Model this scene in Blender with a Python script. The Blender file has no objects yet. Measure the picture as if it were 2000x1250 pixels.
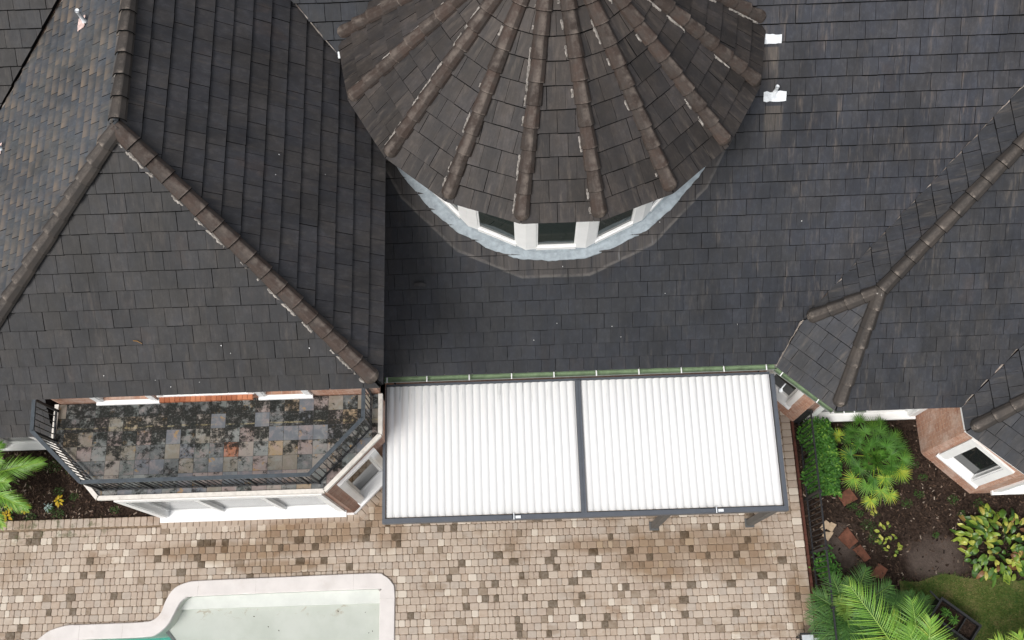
import bpy, math, random
from math import sin, cos, radians, pi, sqrt, tan, atan2, hypot
from mathutils import Vector, Matrix

random.seed(7)
SC = bpy.context.scene
COL = SC.collection

# ------------------------------------------------------------------ camera
cam_d = bpy.data.cameras.new('camera')
cam = bpy.data.objects.new('camera', cam_d)
COL.objects.link(cam)
cam_d.sensor_width = 36.0
cam_d.lens = 35.168
cam_d.clip_end = 2000
R_ = Vector((0.9993714, -0.0299490, -0.0189689))
U_ = Vector((0.0343558, 0.9501552, 0.3098786))
F_ = Vector((-0.0087428, 0.3103355, -0.9505869))
cam.matrix_world = Matrix(((R_.x, U_.x, -F_.x, 0), (R_.y, U_.y, -F_.y, 0), (R_.z, U_.z, -F_.z, 24.0), (0, 0, 0, 1)))
SC.camera = cam

# ------------------------------------------------------------------ light
SUN_EL, SUN_AZ = radians(55), radians(225)          # overcast: a broad soft sun in the south-west
wd = bpy.data.worlds.new('World')
SC.world = wd
wd.use_nodes = True
nt = wd.node_tree
sky = nt.nodes.new('ShaderNodeTexSky')
sky.sky_type = 'NISHITA'
sky.sun_disc = False
sky.sun_elevation = SUN_EL
sky.sun_rotation = SUN_AZ
sky.dust_density = 4.0
sky.ozone_density = 0.6
hsv = nt.nodes.new('ShaderNodeHueSaturation')       # cloud cover: the sky light is almost grey
hsv.inputs['Saturation'].default_value = 0.30
nt.links.new(sky.outputs[0], hsv.inputs['Color'])
bg = nt.nodes['Background']
bg.inputs['Strength'].default_value = 0.13
nt.links.new(hsv.outputs[0], bg.inputs['Color'])
sun_d = bpy.data.lights.new('sun', 'SUN')
sun_d.energy = 1.3
sun_d.angle = radians(25)
sun_d.color = (1.0, 0.97, 0.93)
sun = bpy.data.objects.new('sun', sun_d)
COL.objects.link(sun)
sd = Vector((sin(SUN_AZ) * cos(SUN_EL), cos(SUN_AZ) * cos(SUN_EL), sin(SUN_EL)))
sun.rotation_euler = sd.to_track_quat('Z', 'Y').to_euler()
SC.view_settings.view_transform = 'Standard'
SC.view_settings.look = 'None'
SC.view_settings.gamma = 1.0
SC.view_settings.exposure = 0.40
SC.cycles.max_bounces = 6
SC.cycles.transparent_max_bounces = 12

# ------------------------------------------------------------------ helpers
class MB:
    """collects faces of one mesh"""
    def __init__(s):
        s.v = []; s.f = []; s.uv = []; s.lo = []; s.r = []; s.m = []
    def face(s, pts, uv=None, lo=None, r=0.5, m=0):
        b = len(s.v)
        s.v.extend([tuple(p) for p in pts])
        s.f.append(list(range(b, b + len(pts))))
        s.uv.append(uv or [(0, 0)] * len(pts)); s.lo.append(lo or [(0.5, 0.5)] * len(pts))
        s.r.append(r); s.m.append(m)
    def idx(s, pts, faces, r=0.5, m=0, uv=None):
        b = len(s.v)
        s.v.extend([tuple(p) for p in pts])
        for f in faces:
            s.f.append([b + i for i in f])
            s.uv.append([uv[i] for i in f] if uv else [(0, 0)] * len(f))
            s.lo.append([(0.5, 0.5)] * len(f)); s.r.append(r); s.m.append(m)
    def box(s, lo, hi, r=0.5, m=0):
        x0, y0, z0 = lo; x1, y1, z1 = hi
        p = [(x0,y0,z0),(x1,y0,z0),(x1,y1,z0),(x0,y1,z0),(x0,y0,z1),(x1,y0,z1),(x1,y1,z1),(x0,y1,z1)]
        s.idx(p, [(3,2,1,0),(4,5,6,7),(0,1,5,4),(1,2,6,5),(2,3,7,6),(3,0,4,7)], r, m)
    def bar(s, a, b, w, h, up=(0,0,1), r=0.5, m=0):
        """box beam from a to b, w across, h along up, centred"""
        a = Vector(a); b = Vector(b); d = (b - a).normalized(); up = Vector(up)
        sd = d.cross(up)
        if sd.length < 1e-5: sd = d.cross(Vector((1, 0, 0)))
        sd.normalize(); up = sd.cross(d).normalized()
        p = []
        for q in (a, b):
            for i, j in ((-1,-1),(1,-1),(1,1),(-1,1)):
                p.append(q + sd * (i * w / 2) + up * (j * h / 2))
        s.idx(p, [(3,2,1,0),(4,5,6,7),(0,1,5,4),(1,2,6,5),(2,3,7,6),(3,0,4,7)], r, m)
    def tube(s, pts, rad, n=8, r=0.5, m=0):
        pts = [Vector(p) for p in pts]
        rad = rad if isinstance(rad, (list, tuple)) else [rad] * len(pts)
        ring = []
        for i, p in enumerate(pts):
            d = (pts[min(i+1, len(pts)-1)] - pts[max(i-1, 0)]).normalized()
            x = d.cross(Vector((0, 0, 1)))
            if x.length < 1e-3: x = d.cross(Vector((0, 1, 0)))
            x.normalize(); y = x.cross(d)
            ring += [p + (x * cos(2*pi*k/n) + y * sin(2*pi*k/n)) * rad[i] for k in range(n)]
        fs = [(i*n+k, i*n+(k+1)%n, (i+1)*n+(k+1)%n, (i+1)*n+k) for i in range(len(pts)-1) for k in range(n)]
        fs += [tuple(range(n)), tuple(range((len(pts)-1)*n, len(pts)*n))[::-1]]
        s.idx(ring, fs, r, m)
    def prism(s, poly, z0, z1, r=0.5, m=0):
        n = len(poly)
        p = [(x, y, z0) for x, y in poly] + [(x, y, z1) for x, y in poly]
        s.idx(p, [tuple(range(n))[::-1], tuple(range(n, 2*n))] + [(i, (i+1)%n, n+(i+1)%n, n+i) for i in range(n)], r, m)
    def build(s, name, mats, parent=None, smooth=False):
        me = bpy.data.meshes.new(name)
        me.from_pydata(s.v, [], s.f)
        for mt in (mats if isinstance(mats, (list, tuple)) else [mats]): me.materials.append(mt)
        a = me.uv_layers.new(name='UV'); b = me.uv_layers.new(name='local')
        a.data.foreach_set('uv', [c for f in s.uv for q in f for c in q])
        b.data.foreach_set('uv', [c for f in s.lo for q in f for c in q])
        at = me.attributes.new('rnd', 'FLOAT', 'FACE'); at.data.foreach_set('value', s.r)
        me.polygons.foreach_set('material_index', s.m)
        if smooth: me.polygons.foreach_set('use_smooth', [True] * len(s.f))
        me.update()
        o = bpy.data.objects.new(name, me)
        COL.objects.link(o)
        if parent is not None: o.parent = parent
        return o

def tag(o, label, cat, group=None, kind=None):
    o['label'] = label; o['category'] = cat
    if group: o['group'] = group
    if kind: o['kind'] = kind
    return o
def structure(o): o['kind'] = 'structure'; return o
def empty(name, loc=(0, 0, 0)):
    o = bpy.data.objects.new(name, None); COL.objects.link(o); o.location = loc
    return o
def adopt(o, root):
    """parent a mesh built in world coordinates to a thing whose base is elsewhere"""
    o.parent = root
    o.matrix_parent_inverse = Matrix.Translation(-Vector(root.location))
    return o

class NT:
    """short-hand for a material's node tree"""
    def __init__(s, name):
        s.mat = bpy.data.materials.new(name); s.mat.use_nodes = True
        s.t = s.mat.node_tree; s.b = s.t.nodes['Principled BSDF']
    def n(s, typ, **kw):
        x = s.t.nodes.new(typ)
        for k, v in kw.items(): setattr(x, k, v)
        return x
    def l(s, a, b): s.t.links.new(a, b)
    def val(s, sock, v):
        if isinstance(v, (int, float)): sock.default_value = v
        elif isinstance(v, (tuple, list)): sock.default_value = tuple(v) + ((1,) if len(v) == 3 and sock.type == 'RGBA' else ())
        else: s.l(v, sock)
    def attr(s, name): return s.n('ShaderNodeAttribute', attribute_name=name).outputs['Fac']
    def uv(s, name='UV'): return s.n('ShaderNodeUVMap', uv_map=name).outputs[0]
    def pos(s): return s.n('ShaderNodeNewGeometry').outputs['Position']
    def scale(s, vec, sc, loc=(0, 0, 0)):
        m = s.n('ShaderNodeMapping'); s.l(vec, m.inputs[0]); m.inputs['Scale'].default_value = sc; m.inputs['Location'].default_value = loc
        return m.outputs[0]
    def noise(s, vec, sc, det=3, rough=.55, dist=0):
        x = s.n('ShaderNodeTexNoise'); s.l(vec, x.inputs['Vector'])
        x.inputs['Scale'].default_value = sc; x.inputs['Detail'].default_value = det; x.inputs['Roughness'].default_value = rough; x.inputs['Distortion'].default_value = dist
        return x.outputs['Fac']
    def map(s, v, a, b, c=0., d=1., smooth=True):
        x = s.n('ShaderNodeMapRange', interpolation_type='SMOOTHSTEP' if smooth else 'LINEAR'); s.val(x.inputs[0], v)
        for i, q in enumerate((a, b, c, d)): x.inputs[i+1].default_value = q
        return x.outputs[0]
    def math(s, op, a, b=0., c=None):
        x = s.n('ShaderNodeMath', operation=op); s.val(x.inputs[0], a); s.val(x.inputs[1], b)
        if c is not None: s.val(x.inputs[2], c)
        return x.outputs[0]
    def mix(s, f, a, b, mode='MIX'):
        x = s.n('ShaderNodeMix', data_type='RGBA', blend_type=mode); s.val(x.inputs[0], f); s.val(x.inputs[6], a); s.val(x.inputs[7], b)
        return x.outputs[2]
    def ramp(s, v, stops, const=False):
        x = s.n('ShaderNodeValToRGB'); s.val(x.inputs[0], v)
        e = x.color_ramp.elements
        if const: x.color_ramp.interpolation = 'CONSTANT'
        while len(e) < len(stops): e.new(0.5)
        for k, (p, c) in enumerate(stops): e[k].position = p; e[k].color = tuple(c) + (1,)
        return x.outputs[0]
    def xyz(s, vec):
        x = s.n('ShaderNodeSeparateXYZ'); s.l(vec, x.inputs[0]); return x.outputs
    def bump(s, h, strength=.3, dist=.01):
        x = s.n('ShaderNodeBump'); s.l(h, x.inputs['Height']); x.inputs['Strength'].default_value = strength; x.inputs['Distance'].default_value = dist
        s.l(x.outputs[0], s.b.inputs['Normal'])
    def done(s, col, rough=.7, spec=.3, metal=0.):
        s.val(s.b.inputs['Base Color'], col); s.val(s.b.inputs['Roughness'], rough)
        s.b.inputs['Specular IOR Level'].default_value = spec; s.b.inputs['Metallic'].default_value = metal
        return s.mat

# ------------------------------------------------------------------ materials
def tile_mat(name, a, b, worn, worn_amt, edge, butt=0.0, turret_stain=False, streak=.5, spec=.35, rough=.62):
    m = NT(name); uv = m.uv(); lo = m.xyz(m.uv('local')); r = m.attr('rnd')
    c = m.mix(m.map(r, 0, 1, smooth=False), a, b)
    # brushed streaks down the slope and blotches that run across tiles
    st = m.noise(m.scale(uv, (60, 3.5, 1)), 1.0, 4, .65)
    c = m.mix(m.map(st, .3, .75, 0, streak), c, tuple(min(1, q * 2.1) for q in a))
    big = m.noise(m.scale(uv, (1.1, .5, 1)), 1.0, 5, .65)
    c = m.mix(m.map(big, .30, .62, .65, 0), c, tuple(q * .5 for q in a))
    hue = m.noise(m.scale(uv, (1.7, .9, 1), (8.3, 4.1, 0)), 1.0, 4, .65)
    c = m.mix(m.map(hue, .38, .62, 0, .6), c, m.mix(1., c, (.84, .98, 1.22), 'MULTIPLY'))
    c = m.mix(m.map(hue, .55, .70, 0, .6), c, m.mix(1., c, (1.28, 1.0, .80), 'MULTIPLY'))
    fl = m.noise(m.scale(uv, (9, 6, 1), (2.3, 9.1, 0)), 1.0, 6, .75)
    c = m.mix(m.map(fl, .44, .70, 0, .55), c, m.mix(1., c, (1.9, 1.85, 1.8), 'MULTIPLY'))
    w1 = m.noise(m.scale(uv, (3.2, .55, 1), (3.1, 7.7, 0)), 1.0, 4, .7)
    w2 = m.noise(m.scale(uv, (14, 2.2, 1), (1.1, 2.2, 0)), 1.0, 3, .6)
    w = m.math('MULTIPLY', m.map(w1, .46, .70), m.map(w2, .42, .68))
    if turret_stain: w = m.math('MULTIPLY', w, m.map(m.xyz(m.pos())[0], 0., 6., .35, 1.25))
    c = m.mix(m.math('MULTIPLY', w, worn_amt), c, worn)
    if butt:
        bt = m.math('MULTIPLY', m.map(lo[1], .1, .75, 1, 0), m.map(lo[0], .0, .9, 0.35, 1))
        bn = m.noise(m.scale(uv, (1.6, 1.6, 1)), 1.0, 3, .6)
        bt = m.math('MULTIPLY', bt, m.map(bn, .35, .62, .15, 1))
        bt = m.math('MULTIPLY', bt, m.map(r, .1, .9, .6, 1.05, smooth=False))
        c = m.mix(m.math('MULTIPLY', bt, butt), c, worn)
    if edge:
        en = m.noise(m.scale(uv, (4, 5, 1)), 1.0, 2)
        e = m.math('MULTIPLY', m.map(lo[0], .0, .055, 1, 0), m.map(en, .42, .62))
        c = m.mix(m.math('MULTIPLY', e, edge), c, tuple(q * 3.2 for q in b))
    if turret_stain:
        P = m.xyz(m.pos())
        for vx, vy, hw in ((5.06, 9.82, .2), (4.92, 10.68, .19)):     # run-off below the vent flashings
            vm = m.math('MULTIPLY', m.map(m.math('ABSOLUTE', m.math('SUBTRACT', P[0], vx)), hw*.7, hw*1.05, 1, 0), m.math('MULTIPLY', m.map(P[1], vy - .75, vy - .1, 0, 1), m.map(P[1], vy, vy + .02, 1, 0)))
            c = m.mix(m.math('MULTIPLY', vm, m.map(st, .3, .7, .2, .55)), c, (.10, .085, .068))
        # colour brightens to the upper right, the foot near the left block stays darkest
        wn = m.noise(m.scale(m.pos(), (.55, .55, .55)), 1., 4, .6)
        wx = m.math('ADD', m.math('ADD', m.math('MULTIPLY', P[0], .085), m.math('MULTIPLY', m.math('SUBTRACT', P[1], 6.), .075)), m.math('MULTIPLY', m.math('SUBTRACT', wn, .5), .7))
        c = m.mix(m.map(wx, .15, 1.2, 0, 1.), c, m.mix(1., c, (2.3, 2.15, 2.05), 'MULTIPLY'))
        # faceted weathered skirt left by an older flashing round the turret foot
        dx = m.math('SUBTRACT', P[0], .755); dy = m.math('SUBTRACT', P[1], 11.2)
        d = m.math('SQRT', m.math('ADD', m.math('POWER', dx, 2.), m.math('POWER', dy, 2.)))
        an = m.math('DIVIDE', m.math('ADD', m.math('ARCTAN2', dy, dx), pi/2), 2*pi/18)
        fr_ = m.math('SUBTRACT', m.math('FRACT', m.math('ADD', an, 20.5)), .5)
        d = m.math('MULTIPLY', d, m.math('COSINE', m.math('MULTIPLY', fr_, 2*pi/18)))
        jn = m.noise(m.scale(m.pos(), (5, 5, 5)), 1.0, 4, .6)
        dj = m.math('ADD', d, m.math('MULTIPLY', m.math('SUBTRACT', jn, .5), .05))
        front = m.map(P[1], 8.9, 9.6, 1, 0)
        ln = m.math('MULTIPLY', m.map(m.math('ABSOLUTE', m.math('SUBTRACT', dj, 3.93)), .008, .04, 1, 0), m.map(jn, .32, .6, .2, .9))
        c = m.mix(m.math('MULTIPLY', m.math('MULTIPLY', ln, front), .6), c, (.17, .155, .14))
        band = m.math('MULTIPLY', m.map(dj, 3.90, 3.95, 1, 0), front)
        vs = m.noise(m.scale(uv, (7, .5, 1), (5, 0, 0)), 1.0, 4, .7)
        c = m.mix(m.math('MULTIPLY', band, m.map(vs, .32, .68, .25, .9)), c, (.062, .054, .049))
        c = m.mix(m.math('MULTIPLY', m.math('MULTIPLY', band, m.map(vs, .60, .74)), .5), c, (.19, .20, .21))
    m.bump(st, .25, .004)
    return m.done(c, m.map(st, .2, .8, rough - .08, rough + .12), spec)

M = {}
M['tile_main'] = tile_mat('slate_grey_roof_tile', (.0125, .0136, .0162), (.021, .022, .025), (.115, .097, .08), .30, .5, turret_stain=True)
M['tile_right'] = tile_mat('worn_grey_roof_tile', (.022, .0225, .025), (.039, .038, .039), (.15, .125, .10), .40, .5)
M['tile_left'] = tile_mat('brown_grey_roof_tile', (.0175, .0165, .016), (.034, .031, .0295), (.085, .070, .060), .4, 0)
M['tile_east'] = tile_mat('dark_grey_roof_tile', (.027, .0255, .0262), (.045, .041, .0395), (.090, .073, .061), .45, 0)
M['tile_west'] = tile_mat('tan_weathered_glare_roof_tile', (.044, .049, .053), (.056, .058, .060), (.19, .145, .105), .3, 0, butt=.8)  # pale bluish base paints in sky glare; tan butt ends are weathering
M['tile_turret'] = tile_mat('brown_turret_roof_tile', (.021, .0175, .0155), (.056, .046, .040), (.135, .110, .090), .5, .2, streak=.6)

def cap_mat():
    m = NT('brown_hip_cap'); uv = m.uv(); r = m.attr('rnd'); p = m.pos()
    c = m.mix(r, (.040, .030, .025), (.068, .047, .038))
    n1 = m.noise(m.scale(p, (5, 5, 5)), 1., 5, .65)
    c = m.mix(m.map(n1, .38, .62, 0, .75), c, (.055, .047, .042))
    n2 = m.noise(m.scale(p, (22, 22, 22)), 1., 4, .7)
    c = m.mix(m.map(n2, .5, .75, 0, .3), c, (.16, .13, .11))
    x = m.xyz(uv)
    j = m.math('MULTIPLY', m.map(x[1], .0, .09, 1, 0), m.map(x[0], .25, .8, 1, .1))
    c = m.mix(m.math('MULTIPLY', j, m.math('MULTIPLY', m.map(n2, .38, .62, .05, .7), m.map(r, .3, .9, .15, 1.))), c, (.24, .20, .17))
    crown = m.math('MULTIPLY', m.map(m.math('ABSOLUTE', m.math('SUBTRACT', x[0], .42)), .02, .26, 1, 0), m.map(n1, .40, .66, 0, .55))
    c = m.mix(crown, c, (.19, .155, .13))
    m.bump(n2, .12, .004)
    return m.done(c, .75, .25)
M['cap'] = cap_mat()
def cap_dark():
    m = NT('dark_hip_cap'); p = m.pos(); uv = m.xyz(m.uv()); r = m.attr('rnd')
    c = m.mix(r, (.042, .036, .032), (.066, .056, .049))
    n1 = m.noise(m.scale(p, (4, 4, 4)), 1., 5, .65)
    c = m.mix(m.map(n1, .38, .62, 0, .7), c, (.038, .035, .033))
    n2 = m.noise(m.scale(p, (16, 16, 16)), 1., 4, .7)
    j = m.math('MULTIPLY', m.map(m.math('ABSOLUTE', m.math('SUBTRACT', uv[0], .45)), .03, .2, 1, 0), m.map(uv[1], 0, .22, 1, .25))
    c = m.mix(m.math('MULTIPLY', j, m.map(n2, .4, .65, .1, .8)), c, (.26, .22, .185))
    m.bump(n2, .3, .006)
    return m.done(c, .75, .25)
M['cap_dark'] = cap_dark()

def plain(name, col, rough=.6, spec=.4, var=.25, sc=6., metal=0., dirt=None, dirt_amt=.5):
    m = NT(name); p = m.pos()
    n = m.noise(m.scale(p, (sc, sc, sc)), 1., 4, .6)
    c = m.mix(m.map(n, .3, .7), tuple(q * (1 - var) for q in col), tuple(min(1, q * (1 + var)) for q in col))
    if dirt:
        d = m.noise(m.scale(p, (sc*.6, sc*.6, sc*.6), (4, 2, 1)), 1., 5, .7)
        c = m.mix(m.map(d, .52, .72, 0, dirt_amt), c, dirt)
    return m.done(c, rough, spec, metal)
M['tile_edge'] = plain('shadow_line_tile_edge', (.005, .005, .005), .9, .1)  # near-black colour paints the shadow line under each tile course
M['deck'] = plain('roof_underlay', (.012, .012, .013), .9, .1)
M['mortar'] = plain('pale_mortar', (.31, .285, .26), .9, .1, .45, 16, dirt=(.12, .105, .09), dirt_amt=.8)
M['white'] = plain('white_trim_paint', (.83, .83, .82), .45, .4, .03, 3, dirt=(.62, .60, .56), dirt_amt=.25)
M['cream'] = plain('cream_stone_edge', (.72, .68, .62), .7, .3, .08, 8, dirt=(.35, .31, .27), dirt_amt=.45)
M['soffit'] = plain('off_white_soffit', (.72, .72, .70), .6, .3, .03, 3)
M['metal_dark'] = plain('slate_grey_powder_coat', (.085, .095, .112), .42, .5, .06, 5)
M['rail'] = plain('dark_blue_grey_iron', (.045, .058, .070), .5, .5, .2, 9)
M['black'] = plain('black_iron', (.018, .019, .021), .5, .4, .2, 9)
M['gutter'] = plain('green_gutter', (.19, .265, .155), .6, .3, .2, 5, dirt=(.05, .06, .03), dirt_amt=.45)
M['gutter_rim'] = plain('grey_gutter_lip', (.20, .22, .19), .5, .4, .1, 5)
M['galv'] = plain('weathered_lead_flashing', (.31, .355, .385), .55, .4, .16, 9, dirt=(.19, .22, .245), dirt_amt=.6)
M['valley'] = plain('valley_metal', (.27, .235, .205), .7, .3, .5, 3.5, dirt=(.10, .055, .035), dirt_amt=.95)
M['white_metal'] = plain('white_flashing_metal', (.74, .77, .79), .5, .4, .12, 12, dirt=(.4, .44, .48), dirt_amt=.5)
M['pink_patch'] = plain('pink_sealant_patch', (.62, .47, .43), .8, .2, .2, 12)
M['coping'] = plain('pale_coping_stone', (.64, .605, .58), .6, .35, .05, 2.5, dirt=(.53, .48, .44), dirt_amt=.5)
M['terracotta'] = plain('terracotta_paver', (.145, .060, .038), .8, .2, .25, 9, dirt=(.07, .045, .03), dirt_amt=.6)
M['sandstone'] = plain('broken_tan_paver', (.50, .38, .26), .8, .2, .15, 9)
M['edging'] = plain('red_brown_edging', (.085, .03, .02), .7, .3, .3, 6)
M['trunk'] = plain('palm_bark', (.10, .07, .045), .9, .1, .4, 20)
M['plastic'] = plain('black_planter_plastic', (.02, .02, .022), .5, .4, .15, 8)
M['seat_grey'] = plain('pale_grey_sling', (.50, .53, .56), .6, .4, .08, 5)

def panel_mat():
    m = NT('white_corrugated_panel'); P = m.pos(); x = m.xyz(P)
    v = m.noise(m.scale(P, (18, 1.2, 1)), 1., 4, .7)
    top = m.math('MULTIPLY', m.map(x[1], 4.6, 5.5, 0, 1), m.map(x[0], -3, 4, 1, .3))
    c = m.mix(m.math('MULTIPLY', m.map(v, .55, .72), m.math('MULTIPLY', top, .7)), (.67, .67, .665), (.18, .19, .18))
    n2 = m.noise(m.scale(P, (1.5, .5, 1)), 1., 3)
    c = m.mix(m.map(n2, .4, .7, 0, .12), c, (.52, .53, .52))
    return m.done(c, .55, .25)
M['panel'] = panel_mat()

def brick_mat(name, c1, c2, mortar, wash, wash_amt):
    m = NT(name)
    b = m.n('ShaderNodeTexBrick'); m.l(m.uv(), b.inputs['Vector'])
    b.inputs['Scale'].default_value = 1.0
    b.inputs['Brick Width'].default_value = .21; b.inputs['Row Height'].default_value = .075
    b.inputs['Mortar Size'].default_value = .007; b.inputs['Mortar Smooth'].default_value = .3
    b.inputs['Color1'].default_value = c1 + (1,); b.inputs['Color2'].default_value = c2 + (1,); b.inputs['Mortar'].default_value = mortar + (1,)
    n = m.noise(m.scale(m.uv(), (2.2, 1.1, 1)), 1., 4, .6)
    c = m.mix(m.map(n, .4, .66, 0, wash_amt), b.outputs['Color'], wash)
    n2 = m.noise(m.scale(m.uv(), (14, 8, 1)), 1., 3, .6)
    c = m.mix(m.map(n2, .4, .7, 0, .3), c, tuple(q * .55 for q in c1))
    m.bump(b.outputs['Fac'], -.4, .006)
    return m.done(c, .85, .2)
M['brick'] = brick_mat('red_brick', (.36, .17, .11), (.50, .28, .19), (.50, .40, .33), (.58, .45, .38), .75)
M['brick_dark'] = brick_mat('brown_brick', (.22, .12, .085), (.32, .17, .12), (.36, .28, .24), (.40, .29, .24), .6)

def glass_mat(name, col, rough=.04, spec=.5):
    m = NT(name)
    return m.done(col, rough, spec)
M['glass'] = glass_mat('dark_window_glass', (.012, .016, .016))
M['glass_grey'] = glass_mat('grey_window_glass', (.10, .105, .105), .15, .6)
M['glass_green'] = glass_mat('greenish_window_glass', (.02, .028, .024), .05, .8)

def slate_mat():
    m = NT('mossy_slate_floor'); p = m.pos(); r = m.attr('rnd'); x = m.xyz(p)
    c = m.ramp(r, [(0, (.11, .118, .118)), (.18, (.20, .21, .20)), (.34, (.24, .195, .18)), (.48, (.145, .16, .152)), (.60, (.265, .235, .205)), (.70, (.20, .18, .145)), (.80, (.13, .14, .155)), (.93, (.30, .23, .15)), (.965, (.34, .135, .07))], True)
    off = m.n('ShaderNodeCombineXYZ'); m.val(off.inputs[0], m.math('MULTIPLY', r, 37.)); m.val(off.inputs[1], m.math('MULTIPLY', r, 91.))
    va = m.n('ShaderNodeVectorMath', operation='ADD'); m.l(p, va.inputs[0]); m.l(off.outputs[0], va.inputs[1]); q = va.outputs[0]   # every slate has its own figure
    n1 = m.noise(m.scale(q, (6, 6, 6)), 1., 6, .7, .3)
    c = m.mix(m.map(n1, .40, .72, 0, .6), c, m.mix(m.map(m.noise(m.scale(q, (2, 2, 2)), 1., 2), .35, .65), (.33, .25, .23), (.27, .29, .28)))
    rust = m.noise(m.scale(q, (4, 4, 4), (9, 1, 2)), 1., 4, .7)
    c = m.mix(m.map(rust, .60, .68, 0, .65), c, (.36, .215, .07))
    mil = m.noise(m.scale(p, (2.2, 2.6, 3), (2, 5, 2)), 1., 9, .80)
    mil2 = m.noise(m.scale(q, (5.5, 5.5, 5.5)), 1., 8, .72)
    mil = m.math('ADD', m.math('MULTIPLY', mil, .5), m.math('MULTIPLY', mil2, .5))
    mid = m.map(m.math('ABSOLUTE', m.math('SUBTRACT', x[1], 4.62)), .0, .85, .058, -.030)
    keep = m.map(r, .75, .80, 0., .16)
    keep = m.math('MULTIPLY', keep, m.map(r, .86, .9, 1, 0.))
    f = m.map(m.math('SUBTRACT', m.math('ADD', mil, mid), keep), .468, .550)
    fk = m.noise(m.scale(q, (24, 24, 24)), 1., 4, .7)
    c = m.mix(m.math('MULTIPLY', f, m.map(fk, .52, .70, .96, .45)), c, (.012, .013, .011))
    wig = m.noise(m.scale(p, (2, 2, 2)), 1., 4)
    ln = m.math('MULTIPLY', m.map(m.math('ABSOLUTE', m.math('SUBTRACT', m.math('ADD', x[1], m.math('MULTIPLY', wig, .12)), 4.63)), .006, .022, 1, 0), m.map(mil2, .40, .54, .6, 0.))
    c = m.mix(ln, c, (.33, .28, .16))
    m.bump(n1, .4, .006)
    return m.done(c, .7, .2)
M['slate'] = slate_mat()

def paver_mat():
    m = NT('tumbled_tan_paver'); p = m.pos(); r = m.attr('rnd'); x = m.xyz(p)
    c = m.ramp(r, [(0, (.125, .095, .066)), (.05, (.24, .185, .135)), (.09, (.38, .305, .245)), (.25, (.41, .335, .27)), (.45, (.43, .352, .283)), (.62, (.39, .33, .275)), (.76, (.45, .378, .308)), (.88, (.56, .495, .415)), (.955, (.40, .315, .245))], True)
    n1 = m.noise(m.scale(p, (11, 11, 11)), 1., 4, .65)
    c = m.mix(m.map(n1, .35, .7, 0, .35), c, m.mix(.5, c, (.62, .56, .48)))
    n2 = m.noise(m.scale(p, (1.0, 1.4, 1), (3.7, 1.2, 0)), 1., 5, .62)
    damp = m.math('MULTIPLY', m.map(n2, .52, .66), .55)
    # damp brown run-off patches in front of the cover's drains, by the bay and along the east edge
    spots = [(3.0, 1.95, .95, .70), (4.9, 1.95, 1.05, .60), (4.0, 2.1, 1.7, .45), (-4.9, 2.72, 2.0, .30), (-3.3, 2.9, .5, .7), (-7.0, 2.35, 2.3, .26), (6.2, .7, .3, .9), (1.7, 2.2, 1.1, .2), (-5.8, 1.95, 1.3, .18)]
    for cx, cy, rx, ry in spots:
        a = m.math('POWER', m.math('DIVIDE', m.math('SUBTRACT', x[0], cx), rx), 2.)
        b = m.math('POWER', m.math('DIVIDE', m.math('SUBTRACT', x[1], cy), ry), 2.)
        d = m.math('ADD', m.math('SQRT', m.math('ADD', a, b)), m.math('MULTIPLY', m.math('SUBTRACT', n2, .5), 1.6))
        damp = m.math('MAXIMUM', damp, m.map(d, .55, 1.25, .78, 0))
    damp = m.math('MULTIPLY', damp, m.map(m.math('FRACT', m.math('MULTIPLY', r, 17.3)), 0, 1, .6, 1.15, smooth=False))
    c = m.mix(damp, c, m.mix(1., c, (.54, .43, .315), 'MULTIPLY'))
    ms = m.noise(m.scale(p, (4, 4, 4), (6, 3, 1)), 1., 5, .75)
    mk = m.math('MULTIPLY', m.map(x[1], 2.35, 3.05, 0, 1), m.map(x[0], -9.2, -10.6, 0, 1))
    c = m.mix(m.math('MULTIPLY', mk, m.map(ms, .50, .64, 0, .75)), c, (.085, .095, .04))
    dark = m.noise(m.scale(p, (3.2, 3.2, 3.2), (1, 8, 0)), 1., 5, .7)
    c = m.mix(m.map(dark, .66, .76, 0, .6), c, (.13, .11, .085))
    m.bump(n1, .35, .006)
    return m.done(c, .85, .2)
M['paver'] = paver_mat()
M['joint_dark'] = plain('dark_grout', (.05, .048, .045), .9, .1)
M['joint'] = plain('sand_joint', (.22, .165, .115), .95, .1, .3, 9)

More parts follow.
